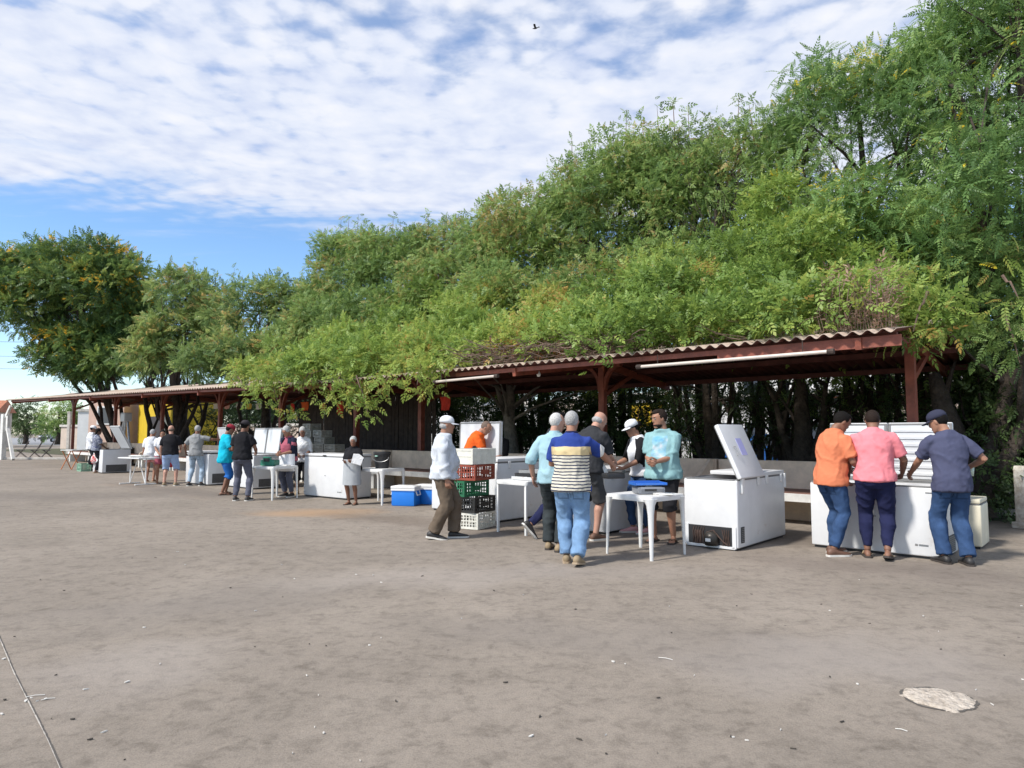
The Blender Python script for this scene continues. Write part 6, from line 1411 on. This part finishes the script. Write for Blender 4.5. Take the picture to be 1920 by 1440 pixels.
wisps('slender shoots above the tree left of the sky notch', [(738, 405), (750, 412), (802, 398), (836, 402), (856, 402), (868, 428), (726, 424), (780, 425)], 0, lm_mid, .6, 1.3, 5.4, T_BUSH, 1.0)
wisps('slender shoots along the top of the middle thicket', [(1072, 255), (1106, 258), (1175, 205), (1200, 215), (1232, 200), (1262, 192), (1290, 196), (1330, 210), (1385, 178), (1404, 192), (955, 345), (1150, 225)], 0, lm_mid, .6, 1.4, 6.0, T_BUSH, 1.0)
# ------------------------------------------------------------------ buildings and cars beyond
glassd = mat('dark_window', (.05, .06, .08), .15); wallw = mat('wall_white', (.66, .66, .66), .9, var=.1, scale=1.2); wallb = mat('wall_pale_blue', (.45, .53, .66), .9, var=.1, scale=1.2); wallbe = mat('wall_beige', (.55, .45, .38), .9, var=.12, scale=1.2); wallp = mat('wall_pinkish', (.56, .40, .33), .9, var=.12, scale=1.2)
wally = mat('wall_yellow', (.60, .42, .02), .75, var=.1, scale=2); tile = mat('roof_terracotta', (.40, .16, .09), .9, var=.3, scale=3); trim = mat('frame_white', (.7, .7, .7), .6); doorm = mat('door_dark', (.05, .045, .05), .6)
def house(loc, rz, w, d, h, wm, label, roof=True, wins=((-.28, 1.5), (.28, 1.5)), door=0., rh=.9, rm=tile, cat='house'):
    r = empty('house', loc, rz, label, cat)
    b = MB(); b.box((0, 0, h/2), (w, d, h)); b.build('wall', wm, r)
    if roof:
        b = MB(); b.prism([(-d/2-.4, h-.05), (d/2+.4, h-.05), (0, h+rh)], (-w/2-.3, 0, 0), (0, 1, 0), (0, 0, 1), (w+.6, 0, 0)); b.build('roof', rm, r)
    else:
        b = MB(); b.box((0, 0, h+.1), (w+.2, d+.2, .2)); b.build('roof', kerb_m, r)
    for fx, z in wins:
        b = MB(); b.box((fx*w, -d/2-.02, z), (1.3, .08, 1.2)); f = b.build('window', trim, r)
        b = MB(); b.box((fx*w, -d/2-.065, z), (1.1, .02, 1.0)); b.build('pane', glassd, f)
    if door is not None:
        b = MB(); b.box((door*w, -d/2-.02, 1.05), (1.0, .07, 2.1)); b.build('door', doorm, r)
    return r
def row_house(px, w, h, wm, label, **k):
    p = at_s(px, 850, 23.5); q = to_s(p); return house(S(q[0], 26.5), ANG, w, 6, h, wm, label, **k)
row_house(1680, 8, 3.2, wallbe, 'beige house with terracotta roof seen beyond the yucca', rh=.5); row_house(1540, 7, 4.6, wallw, 'tall white house seen left of the straight trunk', roof=False); row_house(1440, 7, 3.4, wallb, 'pale blue house seen beyond the tilted freezer lid', rm=kerb_m); row_house(1350, 7, 5.0, wallw, 'white two storey house behind thin trunks', roof=False, wins=((-.28, 1.5), (.28, 1.5), (-.28, 3.9), (.28, 3.9)))
row_house(1195, 9, 3.6, wallw, 'white house beyond the yellow sign', roof=False); row_house(1080, 9, 3.4, wallbe, 'beige house hidden behind dark shrubs', roof=False); row_house(1830, 7, 4.0, wallw, 'white house beyond the forked trunk', roof=False); row_house(1960, 7, 3.4, wallbe, 'beige house at the right edge behind shrubs', roof=False)
for px, w, h, m_, lab in ((930, 10, 3.2, wallw, 'white house behind the pale trunk'), (780, 14, 4.6, wallw, 'white house glimpsed through the plank wall gaps'), (620, 16, 4.2, wallw, 'long white house behind the plank wall')):
    row_house(px, w, h, m_, lab, roof=False)
# yellow sign board
c = at_s(1211, 778, 13.0); r = empty('sign', V((c.x, c.y, 0)), ANG, 'yellow sign board on a post above the green bush', 'sign'); b = MB(); b.box((0, 0, c.z), (1.5, .12, 1.0), bev=.02); b.build('board', wally, r); b = MB(); b.box((0, .1, c.z/2), (.12, .12, c.z)); b.build('post', steel, r); b = MB(); b.box((-.1, .0, c.z+.68), (1.9, .5, .16)); b.build('hood', doorm, r)
b = MB()
for i, (x, hh) in enumerate(((-.5, .34), (-.32, .5), (-.12, .3), (.08, .5), (.28, .36), (.46, .5))): b.box((x, -.064, c.z+.02*(i % 2)), (.07, .008, hh)); 
b.build('lettering', mat('sign_brown', (.16, .08, .03), .8), r)
# yellow kiosk behind the far shelter
p = at_s(318, 830, 7.0); q = to_s(p); r = empty('kiosk', S(q[0], 7.5), ANG, 'bright yellow kiosk with dark opening behind the far shelter', 'kiosk'); b = MB(); b.box((0, 0, 1.75), (5.2, 3, 3.5)); b.build('wall', wally, r); b = MB(); b.box((0, 0, 3.58), (5.6, 3.4, .16)); b.build('roof', kerb_m, r); b = MB(); b.box((.4, -1.52, 1.35), (1.9, .08, 2.3)); b.build('door', doorm, r); b = MB(); b.box((2.1, -1.52, 1.9), (.7, .07, 1.1)); b.build('window', glassd, r)
b = MB(); b.lathe([(0, -.05), (.52, -.05), (.52, .0), (0, .0)], n=24); o = b.build('round_sign', mat('sign_dark', (.10, .08, .03), .8), r); o.location = (1.45, -1.54, 2.6); o.rotation_euler[0] = R(90)
def far_house(px, pyt, dist, w, wm, label, rz=0., **k):
    p = D(px, pyt, dist); return house(V((p.x, p.y, 0)), rz, w, 5, p.z, wm, label, **k)
far_house(252, 752, 47, 2.6, wallp, 'pinkish building seen past the hoist', rz=R(-10), roof=False, wins=((0, 2.6),), door=None); far_house(203, 773, 62, 2.6, wallw, 'low white building beyond the far freezer', rz=R(5), roof=False, wins=(), door=None); far_house(-32, 772, 70, 3.6, wallbe, 'house with orange roof at the left edge', rz=R(20), rh=1.2)
far_house(395, 800, 60, 30, wallbe, 'long low wall of buildings behind the far shelter', roof=False, wins=((-.3, 1.6), (-.1, 1.6), (.1, 1.6), (.3, 1.6)), rz=R(-20))
def far_tree(label, px, pyt, w, dist, lm=lm_mid, tm=.35, rzf=.5):
    t = D(px, pyt, dist); rx = w/2*dist/F; h = t.z; base = V((t.x, t.y, 0))
    tree(label, base, [(V((t.x, t.y, h*.7)), .08)], .25, [((t.x, t.y, h*.56), (rx, rx*.8, h*.44))], 46, rx*.2, rx*.34, 26, T_FAR, lm, 'tree', 1.6, tm, 'trees across the far street', None, 8, lower=-2)
far_tree('dark bushy tree across the far street at left', 52, 752, 70, 88, lm_dark, .7); far_tree('round green tree across the far street behind the pickup', 112, 752, 80, 84, lm_mid, .45); far_tree('green tree across the far street by the concrete post', 148, 772, 50, 86, lm_mid, .4); far_tree('tree with purple tip across the far street', 10, 765, 40, 95, lm_dark, .6)
for i, px in enumerate((285, 350, 420, 480, 540, 590)):
    far_tree(('first', 'second', 'third', 'fourth', 'fifth', 'sixth')[i]+' dark tree from the left in the row beyond the far shelter', px, 745-(i % 3)*14, 90, 62, lm_dark, .5)
# pickup far away
c = W(103, 827); r = empty('pickup_truck', V((c.x*.9, c.y*.9, 0)), R(-6), 'small grey pickup parked across the far street', 'pickup'); cm = mat('car_silver', (.25, .26, .28), .3, metal=.5)
b = MB(); b.prism([(-2.4, .55), (2.3, .55), (2.4, 1.0), (1.2, 1.12), (.9, 1.12), (-2.4, 1.12)], (-.88, 0, 0), (0, -1, 0), (0, 0, 1), (1.76, 0, 0)); b.prism([(1.0, 1.1), (.45, 1.75), (-.7, 1.75), (-.85, 1.1)], (-.78, 0, 0), (0, -1, 0), (0, 0, 1), (1.56, 0, 0)); b.build('body', cm, r, auto=30)
b = MB(); b.prism([(1.02, 1.16), (.5, 1.68), (.47, 1.68), (.98, 1.16)], (-.7, 0, .01), (0, -1, 0), (0, 0, 1), (1.4, 0, 0)); b.build('windscreen', glassd, r)
for sx in (-1, 1):
    b = MB(); b.box((sx*.62, -2.38, .86), (.34, .06, .18), bev=.02); b.build('headlight', whitep, r)
    for y in (-1.5, 1.5):
        b = MB(); b.tube([(sx*.92, y, .36), (sx*.70, y, .36)], .36, 16); w_ = b.build('wheel', blk, r); b = MB(); b.tube([(sx*.93, y, .36), (sx*.9, y, .36)], .2, 12); b.build('rim', steel, w_)
b = MB(); b.box((0, -2.4, .66), (1.2, .05, .2)); b.build('grille', blk, r); b = MB(); b.box((0, -2.42, .5), (1.8, .14, .16), bev=.03); b.build('bumper', blk, r)
# blue parked car beyond the trees
c = at_s(1452, 850, 16.2); r = empty('parked_car', V((c.x, c.y, 0)), ANG+R(90), 'blue car parked on the street beyond the tilted lid', 'car'); cb_ = mat('car_blue', (.03, .12, .40), .3)
b = MB(); b.prism([(-2.0, .35), (2.0, .35), (2.05, .75), (1.0, .92), (.45, 1.42), (-1.0, 1.45), (-1.75, .98), (-2.05, .9)], (-.82, 0, 0), (0, 1, 0), (0, 0, 1), (1.64, 0, 0)); b.build('body', cb_, r, auto=30)
for sx in (-1, 1):
    b = MB(); b.prism([(.85, .95), (.40, 1.34), (-.95, 1.37), (-1.5, .98)], (sx*.822-.005, 0, 0), (0, 1, 0), (0, 0, 1), (.01, 0, 0)); b.build('window', glassd, r)
    for y in (-1.25, 1.25):
        b = MB(); b.tube([(sx*.86, y, .32), (sx*.66, y, .32)], .32, 16); b.build('wheel', blk, r)
